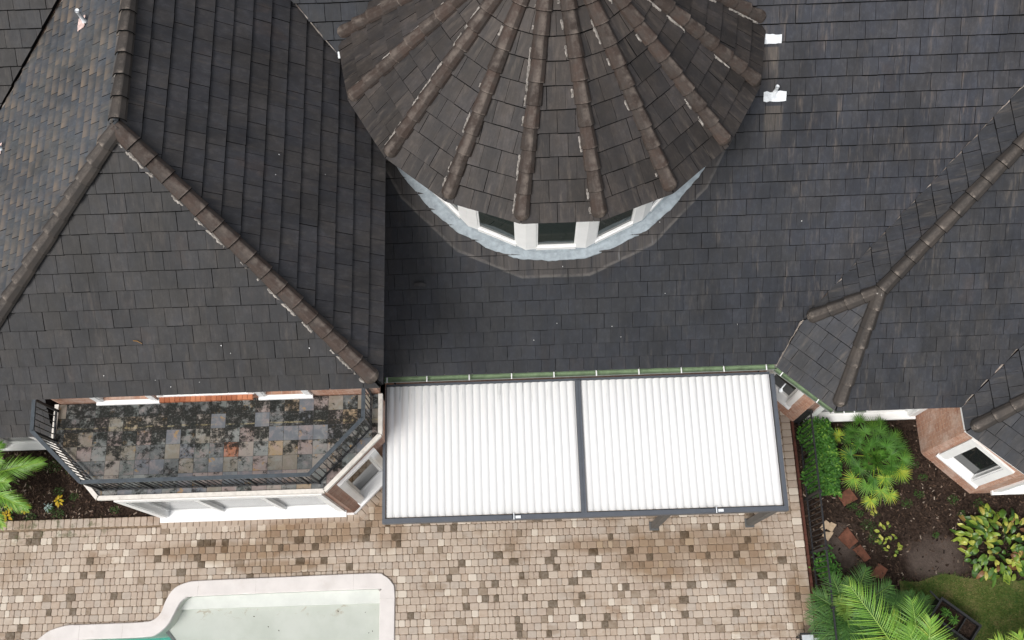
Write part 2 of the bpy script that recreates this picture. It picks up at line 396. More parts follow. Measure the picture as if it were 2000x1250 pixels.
def soil_mat():
    m = NT('mulched_soil'); p = m.pos(); x = m.xyz(p)
    n = m.noise(m.scale(p, (22, 22, 22)), 1., 6, .75)
    c = m.ramp(n, [(.28, (.014, .010, .008)), (.5, (.038, .026, .020)), (.72, (.100, .068, .052))])
    n2 = m.noise(m.scale(p, (1.1, 1.3, 1), (5, 3, 0)), 1., 4, .6)
    a = m.math('POWER', m.math('DIVIDE', m.math('SUBTRACT', x[0], 9.45), .75), 2.); b = m.math('POWER', m.math('DIVIDE', m.math('SUBTRACT', x[1], 1.6), .55), 2.)
    d1 = m.math('SQRT', m.math('ADD', a, b))
    a2 = m.math('POWER', m.math('DIVIDE', m.math('SUBTRACT', x[0], 7.35), .35), 2.); b2 = m.math('POWER', m.math('DIVIDE', m.math('SUBTRACT', x[1], 1.9), .6), 2.)
    d = m.math('ADD', m.math('MINIMUM', d1, m.math('SQRT', m.math('ADD', a2, b2))), m.math('MULTIPLY', m.math('SUBTRACT', n2, .5), 2.))
    c = m.mix(m.map(d, .5, 1.25, .85, 0), c, m.mix(n, (.070, .054, .046), (.150, .118, .100)))
    n4 = m.noise(m.scale(p, (1.7, 1.7, 1.7), (2, 9, 0)), 1., 5, .65)
    c = m.mix(m.map(n4, .36, .64, .6, 0), c, m.mix(1., c, (.45, .42, .42), 'MULTIPLY'))
    n3 = m.noise(m.scale(p, (2.6, 2.6, 2.6), (7, 1, 0)), 1., 5, .7)
    c = m.mix(m.map(n3, .60, .74, 0, .55), c, (.030, .055, .014))
    m.bump(n, 1., .03)
    return m.done(c, .95, .1)
M['soil'] = soil_mat()

def leaf_mat(name, stops, transl=.3, rough=.5, spec=.35, tip=None):
    """leaf colour by each leaf's own value, with light passing through"""
    m = NT(name); r = m.attr('rnd')
    c = m.ramp(r, stops)
    if tip:
        lo = m.xyz(m.uv('local')); c = m.mix(m.map(lo[1], tip[1], 1, 0, tip[2]), c, tip[0])
    n = m.noise(m.scale(m.pos(), (30, 30, 30)), 1., 2)
    c = m.mix(m.map(n, .3, .7, 0, .25), c, m.mix(1., c, (.55, .6, .5), 'MULTIPLY'))
    m.done(c, rough, spec)
    tr = m.n('ShaderNodeBsdfTranslucent'); m.l(c, tr.inputs['Color'])
    mx = m.n('ShaderNodeMixShader'); mx.inputs[0].default_value = transl
    m.l(m.b.outputs[0], mx.inputs[1]); m.l(tr.outputs[0], mx.inputs[2]); m.l(mx.outputs[0], m.t.nodes['Material Output'].inputs[0])
    return m.mat
M['fan_leaf'] = leaf_mat('fan_palm_leaf', [(0, (0.0508, 0.1522, 0.0261)), (0.5, (0.1232, 0.29, 0.0406)), (0.78, (0.2175, 0.406, 0.058)), (1, (0.493, 0.5365, 0.0508))])
M['frond_leaf'] = leaf_mat('feather_palm_leaf', [(0, (0.0975, 0.234, 0.0325)), (0.6, (0.221, 0.442, 0.0585)), (1, (0.468, 0.611, 0.091))], .25, .36, .55)
M['frond_dark'] = leaf_mat('dark_palm_leaf', [(0, (0.0473, 0.1283, 0.0338)), (0.6, (0.1013, 0.2228, 0.0473)), (1, (0.2295, 0.324, 0.0607))])
M['hedge_leaf'] = leaf_mat('hedge_leaf', [(0, (0.0312, 0.1063, 0.0187)), (0.6, (0.0813, 0.2375, 0.0312)), (1, (0.225, 0.4, 0.05))])
M['broad_leaf'] = leaf_mat('broad_green_yellow_leaf', [(0, (.025, .075, .012)), (.35, (.075, .17, .022)), (.6, (.26, .36, .045)), (.85, (.56, .56, .11)), (.93, (.26, .13, .05)), (1, (.15, .07, .035))], .2, .38, .55)
M['croton_leaf'] = leaf_mat('yellow_green_leaf', [(0, (0.144, 0.24, 0.036)), (0.5, (0.396, 0.456, 0.072)), (1, (0.66, 0.624, 0.168))])
M['yellow_leaf'] = leaf_mat('yellow_flower_petal', [(0, (.50, .32, .015)), (1, (.75, .55, .04))])
M['silver_leaf'] = leaf_mat('silver_leaf', [(0, (.24, .34, .33)), (1, (.48, .60, .58))])
M['weed_leaf'] = leaf_mat('weed_leaf', [(0, (.025, .07, .012)), (1, (.07, .16, .025))])
M['grass'] = leaf_mat('grass_blade', [(0, (.030, .10, .018)), (.4, (.085, .17, .03)), (.7, (.17, .20, .055)), (1, (.36, .30, .13))])
M['chips'] = leaf_mat('bark_chip', [(0, (.010, .007, .006)), (.6, (.044, .028, .020)), (.93, (.11, .072, .052)), (1, (.34, .28, .23))], .0, .9, .1)

def pool_mats():
    m = NT('pale_green_plaster'); p = m.pos()
    n = m.noise(m.scale(p, (1.1, 1.1, 1.1)), 1., 5, .6)
    c = m.mix(m.map(n, .35, .7), (.52, .54, .495), (.60, .612, .575))
    n2 = m.noise(m.scale(p, (3.5, 5, 3), (4, 4, 0)), 1., 6, .75, 1.2)
    y = m.xyz(p)
    f = m.math('MULTIPLY', m.map(n2, .56, .66, 0, .7), m.map(m.math('ABSOLUTE', m.math('SUBTRACT', y[1], 1.02)), .05, .3, 1, .05))
    c = m.mix(f, c, (.38, .32, .24))
    M['plaster'] = m.done(c, .7, .2)
    m = NT('deep_teal_plaster'); n = m.noise(m.scale(m.pos(), (1., 1., 1.)), 1., 3)
    M['plaster_teal'] = m.done(m.mix(n, (.05, .34, .27), (.09, .42, .34)), .7, .2)
    m = NT('pool_water')
    gl = m.n('ShaderNodeBsdfGlossy'); gl.inputs['Roughness'].default_value = .02
    tp = m.n('ShaderNodeBsdfTransparent'); tp.inputs['Color'].default_value = (.97, .985, .978, 1)
    fr = m.n('ShaderNodeFresnel'); fr.inputs['IOR'].default_value = 1.33
    mx = m.n('ShaderNodeMixShader'); m.l(fr.outputs[0], mx.inputs[0]); m.l(tp.outputs[0], mx.inputs[1]); m.l(gl.outputs[0], mx.inputs[2])
    m.l(mx.outputs[0], m.t.nodes['Material Output'].inputs[0])
    M['water'] = m.mat
pool_mats()

# ------------------------------------------------------------------ tiled roof planes
def clip(poly, n, d):
    """keep the part of a 2-D polygon where n.p <= d"""
    out = []
    for i in range(len(poly)):
        a, b = poly[i], poly[(i+1) % len(poly)]
        da, db = a[0]*n[0] + a[1]*n[1] - d, b[0]*n[0] + b[1]*n[1] - d
        if da <= 0: out.append(a)
        if da * db < 0:
            t = da / (da - db); out.append((a[0] + (b[0]-a[0])*t, a[1] + (b[1]-a[1])*t))
    return out
def clip_convex(poly, cv):
    ar = sum(cv[i][0]*cv[(i+1) % len(cv)][1] - cv[(i+1) % len(cv)][0]*cv[i][1] for i in range(len(cv)))
    sg = 1 if ar > 0 else -1
    for i in range(len(cv)):
        a, b = cv[i], cv[(i+1) % len(cv)]
        n = ((b[1]-a[1])*sg, -(b[0]-a[0])*sg)
        poly = clip(poly, n, n[0]*a[0] + n[1]*a[1])
        if len(poly) < 3: return []
    return poly

class Slope:
    """roof plane: z = z0 + k * (distance from the eave through p0, along the horizontal up direction)"""
    def __init__(s, p0, up, z0, k):
        s.p0 = Vector(p0); s.up = Vector(up).normalized(); s.du = Vector((s.up.y, -s.up.x)); s.z0 = z0; s.k = k
        s.ca = 1 / sqrt(1 + k*k); s.sa = k * s.ca
        s.U = Vector((s.du.x, s.du.y, 0)); s.V = Vector((s.up.x*s.ca, s.up.y*s.ca, s.sa)); s.N = s.U.cross(s.V)
    def z(s, x, y): return s.z0 + s.k * ((Vector((x, y)) - s.p0).dot(s.up))
    def at(s, x, y, h=0.): return Vector((x, y, s.z(x, y))) + s.N * h
    def uv(s, x, y):
        d = Vector((x, y)) - s.p0
        return (d.dot(s.du), d.dot(s.up) / s.ca)
    def pt(s, u, v, h=0.): return Vector((s.p0.x, s.p0.y, s.z0)) + s.U*u + s.V*v + s.N*h

def tiles(mb, sl, polys, w=.300, e=.338, phase=0., lift=0., seedv=1, jitter=1.):
    rs = random.Random(seedv)
    P = [[sl.uv(x, y) for x, y in p] for p in polys]
    us = [q[0] for p in P for q in p]; vs = [q[1] for p in P for q in p]
    vmin, vmax, umin, umax = min(vs), max(vs), min(us), max(us)
    row = 0
    v0 = vmin - .03
    while v0 < vmax:
        off = phase + (row % 2) * w * .5 + rs.uniform(-.03, .03)*jitter
        i = math.floor((umin - off) / w)
        wob = rs.uniform(-.003, .003)*jitter
        while off + i * w < umax:
            u0 = off + i * w + rs.uniform(-.003, .003)*jitter; g = .007
            dv = wob + rs.uniform(-.002, .002)*jitter
            hh = rs.uniform(-.004, .004)*jitter; tw = rs.uniform(-.004, .004)*jitter
            quad = [(u0 + g/2, v0 + dv), (u0 + w - g/2, v0 + dv + tw), (u0 + w - g/2, v0 + e + .05), (u0 + g/2, v0 + e + .05)]
            r = min(1, max(0, rs.gauss(.5, .30))); nose = rs.uniform(.017, .027)
            for cv in P:
                q = clip_convex(quad, cv)
                if len(q) < 3: continue
                def H(v): return lift + hh + .066 - .050 * (v - v0) / (e + .05)
                top = [sl.pt(a, b, H(b)) for a, b in q]; bot = [sl.pt(a, b - (nose if b < v0 + .02 else 0), H(b) - .036) for a, b in q]  # butt foot pushed out so the painted shadow strip shows from above
                lo = [((a - u0) / w, (b - v0) / e) for a, b in q]
                mb.face(top, q, lo, r)
                for k in range(len(q)):
                    k2 = (k+1) % len(q)
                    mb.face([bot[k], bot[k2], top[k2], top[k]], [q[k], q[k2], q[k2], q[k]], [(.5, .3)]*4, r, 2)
            i += 1
        v0 += e; row += 1

def deck(mb, sl, polys, m=1, top=.006, th=.13):
    for p in polys:
        n = len(p)
        a = [sl.at(x, y, top) for x, y in p]; b = [sl.at(x, y, top - th) for x, y in p]
        mb.idx(a + b, [tuple(range(n)), tuple(range(n, 2*n))[::-1]] + [(i, n+i, n+(i+1) % n, (i+1) % n) for i in range(n)], .5, m)

def slope_obj(name, sl, polys, mat, parent, **kw):
    mb = MB(); tiles(mb, sl, polys, **kw); deck(mb, sl, polys)
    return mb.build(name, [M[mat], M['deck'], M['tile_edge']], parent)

def cap_run(a, b, w, h, mat, parent, name='hip_cap', L=.40, rs=None, closed_end=True, up=(0, 0, 1), drop=.0):
    """overlapping barrel caps from the top a down to b, as one mesh; the last one has a rounded end"""
    rs = rs or random.Random(3)
    a = Vector(a); b = Vector(b); d = (b - a); tot = d.length; d.normalize()
    sd = d.cross(Vector(up)).normalized(); upv = sd.cross(d).normalized()
    n = max(1, round(tot / L)); L = tot / n
    prof = [(-1, -.35), (-.90, .20), (-.50, .88), (-.30, .99), (.30, .99), (.50, .88), (.90, .20), (1, -.35)]
    mb = MB()
    for i in range(n):
        jit = rs.uniform(-.008, .008); r = rs.random()
        secs = [(i*L - .03, .88, -.022), (i*L + L*.5, .96, 0.), ((i+1)*L, 1.03, .022)]
        if i == n-1 and closed_end: secs += [((i+1)*L + .05, .93, .0), ((i+1)*L + .10, .68, -.02), ((i+1)*L + .125, .30, -.05)]
        pts = []; uv = []
        for t, k, lift in secs:
            for j, (x, y) in enumerate(prof):
                pts.append(a + d*t + sd*(x*w*k/2 + jit) + upv*(y*h*k + lift - drop)); uv.append((j/7, max(0, 1 - (t - i*L)/L)))
        m = len(prof); fs = [(s*m+j, s*m+j+1, (s+1)*m+j+1, (s+1)*m+j) for s in range(len(secs)-1) for j in range(m-1)]
        mb.idx(pts, fs, r, 0, uv)
        # the butt edge of the cap, a thin dark lip
        e0 = (2 if not (i == n-1 and closed_end) else len(secs)-1)*m; base = [pts[e0+j] for j in range(m)]
        inn = [p - upv*.025 + d*.010 for p in base]
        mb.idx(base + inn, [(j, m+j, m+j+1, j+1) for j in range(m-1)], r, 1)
        if i == n-1 and closed_end: mb.idx(base, [tuple(range(m))], r*.6, 0)
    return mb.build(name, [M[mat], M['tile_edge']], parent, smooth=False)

def mortar_run(a, b, parent, side, amount=.5, w=.03, seedv=1, name='mortar'):
    """bead of pale bedding mortar along one side of a cap run; where it has broken away it lies sunk under the tiles"""
    rs = random.Random(seedv); mb = MB()
    a = Vector(a); b = Vector(b); d = b - a; tot = d.length; d.normalize(); sd = Vector(side).normalized(); up = Vector((0, 0, 1))
    n = int(tot/.03); prev = None; on = True; left = 0
    for q in range(n+1):
        if left <= 0: on = rs.random() < amount; left = rs.randint(2, 9)
        left -= 1
        ww = w * (rs.uniform(.45, 1.0) if on else .2); h = 0 if on else -.08
        c = a + d * (tot*q/n) + sd * rs.uniform(-.005, .006)
        cur = [c - sd*w*.8 + up*(h - .01), c + sd*ww*.45 + up*(.014 + h), c + sd*ww + up*(h - .006), c + sd*ww + up*(h - .05)]
        if prev: mb.idx(prev + cur, [(0, 1, 5, 4), (1, 2, 6, 5), (2, 3, 7, 6)])
        prev = cur
    return mb.build(name, M['mortar'], parent)

K40 = tan(radians(40))
house = empty('brick_house', (0, 5, 0))
tag(house, 'large brick house with dark tiled hip roofs, round turret and slate balcony', 'house')
def H_(o): return adopt(o, house)

s_main = Slope((-3.0, 5.58), (0, 1), 3.1, K40)
s_rw = Slope((5.93, 7.0), (1, 0), 3.77, .777)
s_rs = Slope((7.0, 4.56), (0, 1), 3.1, K40)
s_rc = Slope((5.45, 5.57), (.654, .757), 3.1, .855)
s_ls = Slope((-5, 4.46), (0, 1), 6.8, .844)
s_le = Slope((-2.51, 6), (-1, 0), 6.8, .796)
s_lw = Slope((-10.24, 6), (1, 0), 6.8, .777)
s_lb = Slope((-12, 9.7), (0, 1), 6.85, K40)
s_ll = Slope((-12, 4.55), (0, 1), 3.3, K40)
s_w2 = Slope((9.27, 4.3), (1, 0), 3.1, K40)
s_c2 = Slope((9.26, 4.02), (.66, .75), 3.1, K40)
s_s3 = Slope((12, 2.65), (0, 1), 3.1, K40)

def vrw(x): return 6.38 + .926 * (x - 5.93)       # main / right-west valley
def hrs(x): return 5.36 + .926 * (x - 5.93)       # right south / west hip
AP = (7.28, 6.62)
# main slope behind the cover
o_main = H_(slope_obj('roof_slope', s_main, [[(-2.99, 5.63), (5.46, 5.63), (5.90, 6.37), (5.90, 15.0), (-2.99, 15.0)], [(5.90, 6.37), (14.6, vrw(14.6)+.03), (14.6, 15.0), (5.90, 15.0)], [(-2.99, 10.49), (-2.99, 15.0), (-7.36, 15.0)]], 'tile_main', None, seedv=11, phase=.12))
# right wing
o_rw = H_(slope_obj('roof_slope', s_rw, [[(5.95, 6.36), (7.28, 6.60), (13, hrs(13)), (13, vrw(13)-.05)]], 'tile_right', None, seedv=12))
o_rs = H_(slope_obj('roof_slope', s_rs, [[(6.6, 4.56), (9.25, 4.56), (13.5, 8.81), (13.5, hrs(13.5)), (7.28, 6.61)]], 'tile_right', None, seedv=13, phase=.05))
o_rc = H_(slope_obj('roof_slope', s_rc, [[(5.47, 5.57), (6.6, 4.57), (7.28, 6.61), (5.95, 6.34)]], 'tile_right', None, seedv=14))
o_w2 = H_(slope_obj('roof_slope', s_w2, [[(9.28, 4.51), (9.28, 4.02), (12.5, 5.486), (12.5, 7.73)]], 'tile_right', None, seedv=15))
o_c2 = H_(slope_obj('roof_slope', s_c2, [[(9.27, 4.02), (10.84, 2.64), (12.5, 5.46)]], 'tile_right', None, seedv=16))
o_s3 = H_(slope_obj('roof_slope', s_s3, [[(10.84, 2.66), (16, 2.66), (16, 5.46), (12.5, 5.46)]], 'tile_right', None, seedv=17))
# left two storey block
LA = (-6.33, 8.06)
o_ls = H_(slope_obj('roof_slope', s_ls, [[(-10.24, 4.46), (-2.53, 4.46), LA]], 'tile_left', None, seedv=21, phase=.1))
o_le = H_(slope_obj('roof_slope', s_le, [[(-2.51, 4.48), (-2.51, 10.0), (-6.33, 13.9), LA]], 'tile_east', None, seedv=22, e=.352))
o_lw = H_(slope_obj('roof_slope', s_lw, [[(-10.24, 4.5), LA, (-6.33, 13.6), (-10.24, 9.66)]], 'tile_west', None, seedv=23, w=.300, e=.262))
o_lb = H_(slope_obj('roof_slope', s_lb, [[(-16, 9.7), (-10.27, 9.7), (-6.4, 13.5), (-6.4, 15), (-16, 15)]], 'tile_left', None, seedv=24))
o_ll = H_(slope_obj('roof_slope', s_ll, [[(-16, 4.55), (-9.95, 4.55), (-9.95, 7.5), (-16, 7.5)]], 'tile_left', None, seedv=25))
# back slopes, so that the house closes behind the ridge
mb = MB()
mb.face([(-16, 15, s_lb.z(0, 15)), (14.6, 15, s_main.z(0, 15)), (14.6, 22, 4), (-16, 22, 4)], m=0)
H_(mb.build('rear_roof', [M['tile_main']]))

rs = random.Random(5)
# hips, ridges of the right wing
def P3(sl, x, y, h=.085):
    return Vector((x, y, sl.z(x, y) + h))
cap_kw = dict(rs=rs)
c = H_(cap_run(P3(s_rs, 13.2, hrs(13.2)), P3(s_rs, *AP), .30, .10, 'cap_dark', None, closed_end=False, **cap_kw)); adopt(c, house)
H_(cap_run(P3(s_rc, *AP), P3(s_rc, 6.09, 6.37), .30, .10, 'cap_dark', None, **cap_kw))
H_(cap_run(P3(s_rs, *AP), P3(s_rs, 6.66, 4.70), .30, .10, 'cap_dark', None, **cap_kw))
H_(cap_run(P3(s_w2, 12.4, 5.44), P3(s_w2, 9.42, 4.09), .30, .10, 'cap_dark', None, **cap_kw))
H_(cap_run(P3(s_c2, 12.45, 5.42), P3(s_c2, 10.93, 2.80), .24, .085, 'cap_dark', None, **cap_kw))
# left block: ridge and two hips
H_(cap_run((-6.33, 14.2, 9.93), (-6.33, 8.16, 9.93), .29, .10, 'cap_dark', None, name='ridge_cap', closed_end=False, **cap_kw))
H_(cap_run((-6.33, 8.06, 9.93), P3(s_ls, -2.66, 4.60), .30, .10, 'cap', None, L=.36, **cap_kw))
H_(cap_run((-6.33, 8.06, 9.93), P3(s_ls, -10.1, 4.60), .30, .10, 'cap_dark', None, L=.38, **cap_kw))
H_(mortar_run(P3(s_ls, -6.41, 7.93, .06), P3(s_ls, -2.79, 4.52, .06), None, (-.7, -.7, 0), .75, .045, 31))
H_(mortar_run((-6.49, 8.2, 9.80), (-6.49, 13.5, 9.80), None, (-1, 0, 0), .5, .03, 32))
H_(mortar_run(P3(s_rc, 7.13, 6.45, .05), P3(s_rc, 6.78, 5.35, .05), None, (-1, 0.3, 0), .55, .03, 33))
# pale mortar blob where three hips meet
mb = MB(); q = P3(s_rs, AP[0]-.02, AP[1]-.05, .15)
ring = [q + Vector((cos(t)*rr, sin(t)*rr, -.03)) for t, rr in [(k*pi/6, random.uniform(.07, .15)) for k in range(12)]]
mb.idx(ring + [q + Vector((0, 0, .02))], [(k, (k+1) % 12, 12) for k in range(12)])
H_(mb.build('mortar', M['mortar'], None, True))

# valley linings
def valley(sa, pts, w=.035, seedv=1, h=.062):
    rr = random.Random(seedv); mb = MB(); prev = None
    for (a, b) in zip(pts[:-1], pts[1:]):
        a = Vector(a); b = Vector(b); L = (b-a).length; n = max(2, int(L/.06)); d = (b-a).normalized(); nrm = Vector((d.y, -d.x))
        for k in range(n+1):
            p = a + d*(L*k/n); ww = w*(.55 + .35*sin(k*.37 + seedv) + rr.uniform(-.2, .2))
            cur = [Vector((p.x - nrm.x*.03, p.y - nrm.y*.03, sa.z(p.x, p.y) + .005)), Vector((p.x, p.y, sa.z(p.x, p.y) + h)), Vector((p.x + nrm.x*ww, p.y + nrm.y*ww, sa.z(p.x, p.y) + h - .006))]
            if prev: mb.idx(prev + cur, [(0, 1, 4, 3), (1, 2, 5, 4)])
            prev = cur
    return H_(mb.build('valley_lining', M['valley']))
valley(s_main, [(5.44, 5.58), (5.94, 6.36), (12.5, vrw(12.5))], .03, 1)
valley(s_rs, [(9.26, 4.56), (13, 8.3)], .025, 2)
valley(s_main, [(-7.0, 14.62), (-2.52, 10.0)], .025, 3, .075)
valley(s_lw, [(-6.4, 13.5), (-10.24, 9.68)], .025, 4, .06)

# vent pipes with their flashings
def vent(sl, x, y, patch, w=.36, lo_=.17, pipe=True, lean=0., mat='white_metal', h=.24, r=.034, name='vent_flashing'):
    mb = MB()
    n = 7; pts = []
    u0, v0 = sl.uv(x, y)
    top = [sl.pt(u0 - w/2 + w*k/n, v0 + lo_*.5 + random.uniform(-.02, .015), .066) for k in range(n+1)]
    bot = [sl.pt(u0 - w/2 + w*k/n, v0 - lo_*.5 + random.uniform(-.01, .01), .072) for k in range(n+1)]
    mb.idx(top + bot, [(n+1+k, n+2+k, k+1, k) for k in range(n)])
    und = [p - sl.N*.03 for p in bot]
    mb.idx(bot + und, [(k+1, k, n+1+k, n+2+k) for k in range(n)])
    fl = H_(mb.build(name, M[patch]))
    if pipe:
        mb = MB(); b = sl.pt(u0, v0 + lo_*.3, .03); mb.tube([b, b + Vector((0, 0, .12)), b + Vector((0, 0, h))], [r*1.5, r, r], 12)
        t = b + Vector((0, 0, h)); mb.tube([t - Vector((0, 0, .02)), t + Vector((0, 0, .004))], [r*1.12, r*1.12], 12)
        adopt(mb.build('vent_pipe', M[mat], None, True), house).parent = fl
    return fl
vent(s_main, 5.06, 10.0, 'white_metal', .44, .19)
vent(s_main, 4.92, 10.83, 'white_metal', .40, .18, pipe=False)
vent(s_lw, -7.55, 10.72, 'pink_patch', .26, .22, h=.35)
vent(s_lw, -9.66, 9.16, 'pink_patch', .24, .2, h=.3)
vent(s_main, -3.05, 10.83, 'white_metal', .5, .12, pipe=False)
# ------------------------------------------------------------------ turret
TC = Vector((.765, 11.16)); NS = 18; RW = 3.47; RE = 4.05; ZE = 7.58; ZA = 10.75
def tv(k, R): a = -pi/2 + (k + .5) * 2*pi/NS; return Vector((TC.x + R*cos(a), TC.y + R*sin(a)))
def zroof(p): return s_main.z(p.x, p.y)
ths = [k for k in range(NS) if tv(k, RW).y < 11.6 or tv(k-1, RW).y < 11.6]
tw_mb = MB()
for k in ths:
    a, b = tv(k-1, RW), tv(k, RW)
    za, zb = zroof(a) - .1, zroof(b) - .1
    if max(za, zb) > 7.6: continue
    tw_mb.face([(a.x, a.y, za), (b.x, b.y, zb), (b.x, b.y, 7.64), (a.x, a.y, 7.64)])
turret = H_(tw_mb.build('turret', [M['white']]))
def T_(o): adopt(o, house); o.parent = turret; o.matrix_parent_inverse = Matrix.Identity(4); return o
# soffit and roof
mb = MB()
for k in range(NS):
    a, b, c_, d = tv(k-1, RE-.03), tv(k, RE-.03), tv(k, RW-.2), tv(k-1, RW-.2)
    mb.face([(d.x, d.y, 7.54), (c_.x, c_.y, 7.54), (b.x, b.y, 7.54), (a.x, a.y, 7.54)])
    mb.face([(a.x, a.y, 7.54), (b.x, b.y, 7.54), (b.x, b.y, 7.60), (a.x, a.y, 7.60)])
T_(mb.build('soffit', M['soffit']))
mb = MB()
for k in range(NS):
    a, b = tv(k-1, RE), tv(k, RE); mid = (a + b)/2; up = (TC - mid); dist = up.length
    sl = Slope((mid.x, mid.y), (up.x, up.y), ZE, (ZA - ZE)/dist)
    pol = [tuple(a), tuple(b), tuple(TC)]
    tiles(mb, sl, [pol], w=.318, e=.405, phase=.09 if k % 2 else -.03, seedv=100+k)
    deck(mb, sl, [pol], th=.07)
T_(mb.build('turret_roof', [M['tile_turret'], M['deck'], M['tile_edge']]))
for k in range(NS):
    e = tv(k, RE - .10); kk = (ZA - ZE)/RE
    T_(cap_run((TC.x, TC.y, ZA + .08), (e.x, e.y, ZE + .10*kk + .085), .285, .105, 'cap', None, L=.40, rs=random.Random(200+k)))
    d2 = (Vector((e.x, e.y)) - TC).normalized(); sd = Vector((d2.y, -d2.x, 0))     # bedding mortar on the west flank
    if Vector((e.x, e.y)).y < 11.5:
        s0 = Vector((TC.x, TC.y, ZA)) + sd*.148; s1 = Vector((e.x, e.y, ZE + .10*kk)) + sd*.148
        s0 = s0 + (s1 - s0)*.2
        mo = mortar_run(s0 + Vector((0, 0, .06)), s1 + Vector((0, 0, .06)), None, sd, .42 if k not in (1, 2, 16) else .28, .027, 300+k)
        if mo: T_(mo)
# windows: columns at the corners, one light in each face
for k in ths:
    a, b = tv(k-1, RW), tv(k, RW)
    if max(zroof(a), zroof(b)) > 7.0: continue
    e = (b - a).normalized(); nrm = Vector((e.y, -e.x)); L = (b - a).length
    zb = min(zroof(a), zroof(b)) + .0
    za, zc = zroof(a), zroof(b)
    u0, u1 = .20, L - .20
    def zl(u, h): return za + (zc - za)*u/L + h
    fr = MB()
    def quad(u_a, u_b, h0, h1, d0):  # raised moulding on the wall face whose lower edge follows the roof
        p = []
        for dd in (.0, d0):
            for (u, z) in ((u_a, zl(u_a, h0)), (u_b, zl(u_b, h0)), (u_b, zl(u_b, h1) if h1 < 1 else 7.54), (u_a, zl(u_a, h1) if h1 < 1 else 7.54)):
                q = a + e*u + nrm*dd; p.append((q.x, q.y, z))
        fr.idx(p, [(3, 2, 1, 0), (4, 5, 6, 7), (0, 1, 5, 4), (1, 2, 6, 5), (2, 3, 7, 6), (3, 0, 4, 7)])
    quad(-.01, u0, .02, 9, .045); quad(u1, L + .01, .02, 9, .045)
    quad(u0, u1, .02, .20, .06); quad(u0, u1, .20, .25, .032)
    quad(u0, u0 + .035, .25, 9, .025); quad(u1 - .035, u1, .25, 9, .025)
    w_ = T_(fr.build('window_frame', M['white']))
    pn = MB(); q0 = a + e*(u0+.035) + nrm*.006; q1 = a + e*(u1-.035) + nrm*.006
    pn.face([(q0.x, q0.y, zl(u0, .2)), (q1.x, q1.y, zl(u1, .2)), (q1.x, q1.y, 7.6), (q0.x, q0.y, 7.6)])
    T_(pn.build('window_pane', M['glass_green']))
# lead apron where the wall meets the tiles
mb = MB(); rr = random.Random(9); prev = None; N = 150
for i in range(N+1):
    t = -pi/2 + (i/N - .5) * radians(172)
    kf = (t + pi/2) / (2*pi/NS) - .5
    k0 = math.floor(kf); pa, pb = tv(k0, 1), tv(k0+1, 1); f_ = kf - k0
    dirv = (pa - TC)*(1-f_) + (pb - TC)*f_
    j = .009*sin(i*.7) + .008*sin(i*.31+1) + rr.uniform(-.008, .008)
    front = max(0, -sin(t))
    rd = Vector((cos(t), sin(t))); pin = TC + dirv*(RW + .02); pm = TC + rd*(RW + .05); pout = TC + rd*(RW + .17 + .16*(1 - front)**.7 + j)
    cur = [Vector((pin.x, pin.y, zroof(pin) + .19)), Vector((pm.x, pm.y, zroof(pm) + .10)), Vector((pout.x, pout.y, zroof(pout) + .082)), Vector((pout.x, pout.y, zroof(pout) + .04))]
    if prev: mb.idx(prev + cur, [(0, 4, 5, 1), (1, 5, 6, 2), (2, 6, 7, 3)])
    prev = cur
T_(mb.build('flashing', M['galv'], None))
# displaced broken tile lying loose on the roof
mb = MB(); q = s_main.at(-2.06, 7.25, .10)
mb.idx([q + s_main.U*x + s_main.V*y + s_main.N*z for x, y, z in [(-.12, .03, 0), (.02, .05, .02), (.13, .0, .0), (.10, -.05, .01), (-.03, -.02, .03), (-.13, -.03, .0)]] , [(0, 1, 4, 5), (1, 2, 3, 4)])
tag(mb.build('tile_shard', M['tile_left']), 'broken piece of roof tile lying loose on the slope left of the turret', 'tile shard')

# ------------------------------------------------------------------ walls
def wall(a, b, z0, z1, mat='brick', th=.2, holes=(), name='wall'):
    """brick wall whose outer face runs from a to b (outside on the right of a->b), with rectangular openings (u0,u1,z0,z1)"""
    mb = MB(); a = Vector(a); b = Vector(b); e = (b-a).normalized(); L = (b-a).length; nr = Vector((e.y, -e.x))
    us = sorted({0., L, *[h[0] for h in holes], *[h[1] for h in holes]}); zs = sorted({z0, z1, *[h[2] for h in holes], *[h[3] for h in holes]})
    def p(u, z, d=0.): q = a + e*u + nr*d; return (q.x, q.y, z)
    for i in range(len(us)-1):
        for j in range(len(zs)-1):
            um, zm = (us[i]+us[i+1])/2, (zs[j]+zs[j+1])/2
            if any(h[0] < um < h[1] and h[2] < zm < h[3] for h in holes): continue
            r = [(us[i], zs[j]), (us[i+1], zs[j]), (us[i+1], zs[j+1]), (us[i], zs[j+1])]
            mb.face([p(*q) for q in r], r)
    for h in holes:
        u0, u1, za, zb = h
        for (q0, q1) in (((u0, za), (u1, za)), ((u1, za), (u1, zb)), ((u1, zb), (u0, zb)), ((u0, zb), (u0, za))):
            mb.face([p(*q0), p(*q1), p(q1[0], q1[1], -th), p(q0[0], q0[1], -th)], [q0, q1, q1, q0])
    mb.face([p(0, z0, -th), p(0, z1, -th), p(L, z1, -th), p(L, z0, -th)], [(0, z0), (0, z1), (L, z1), (L, z0)])
    return H_(mb.build(name, M[mat]))

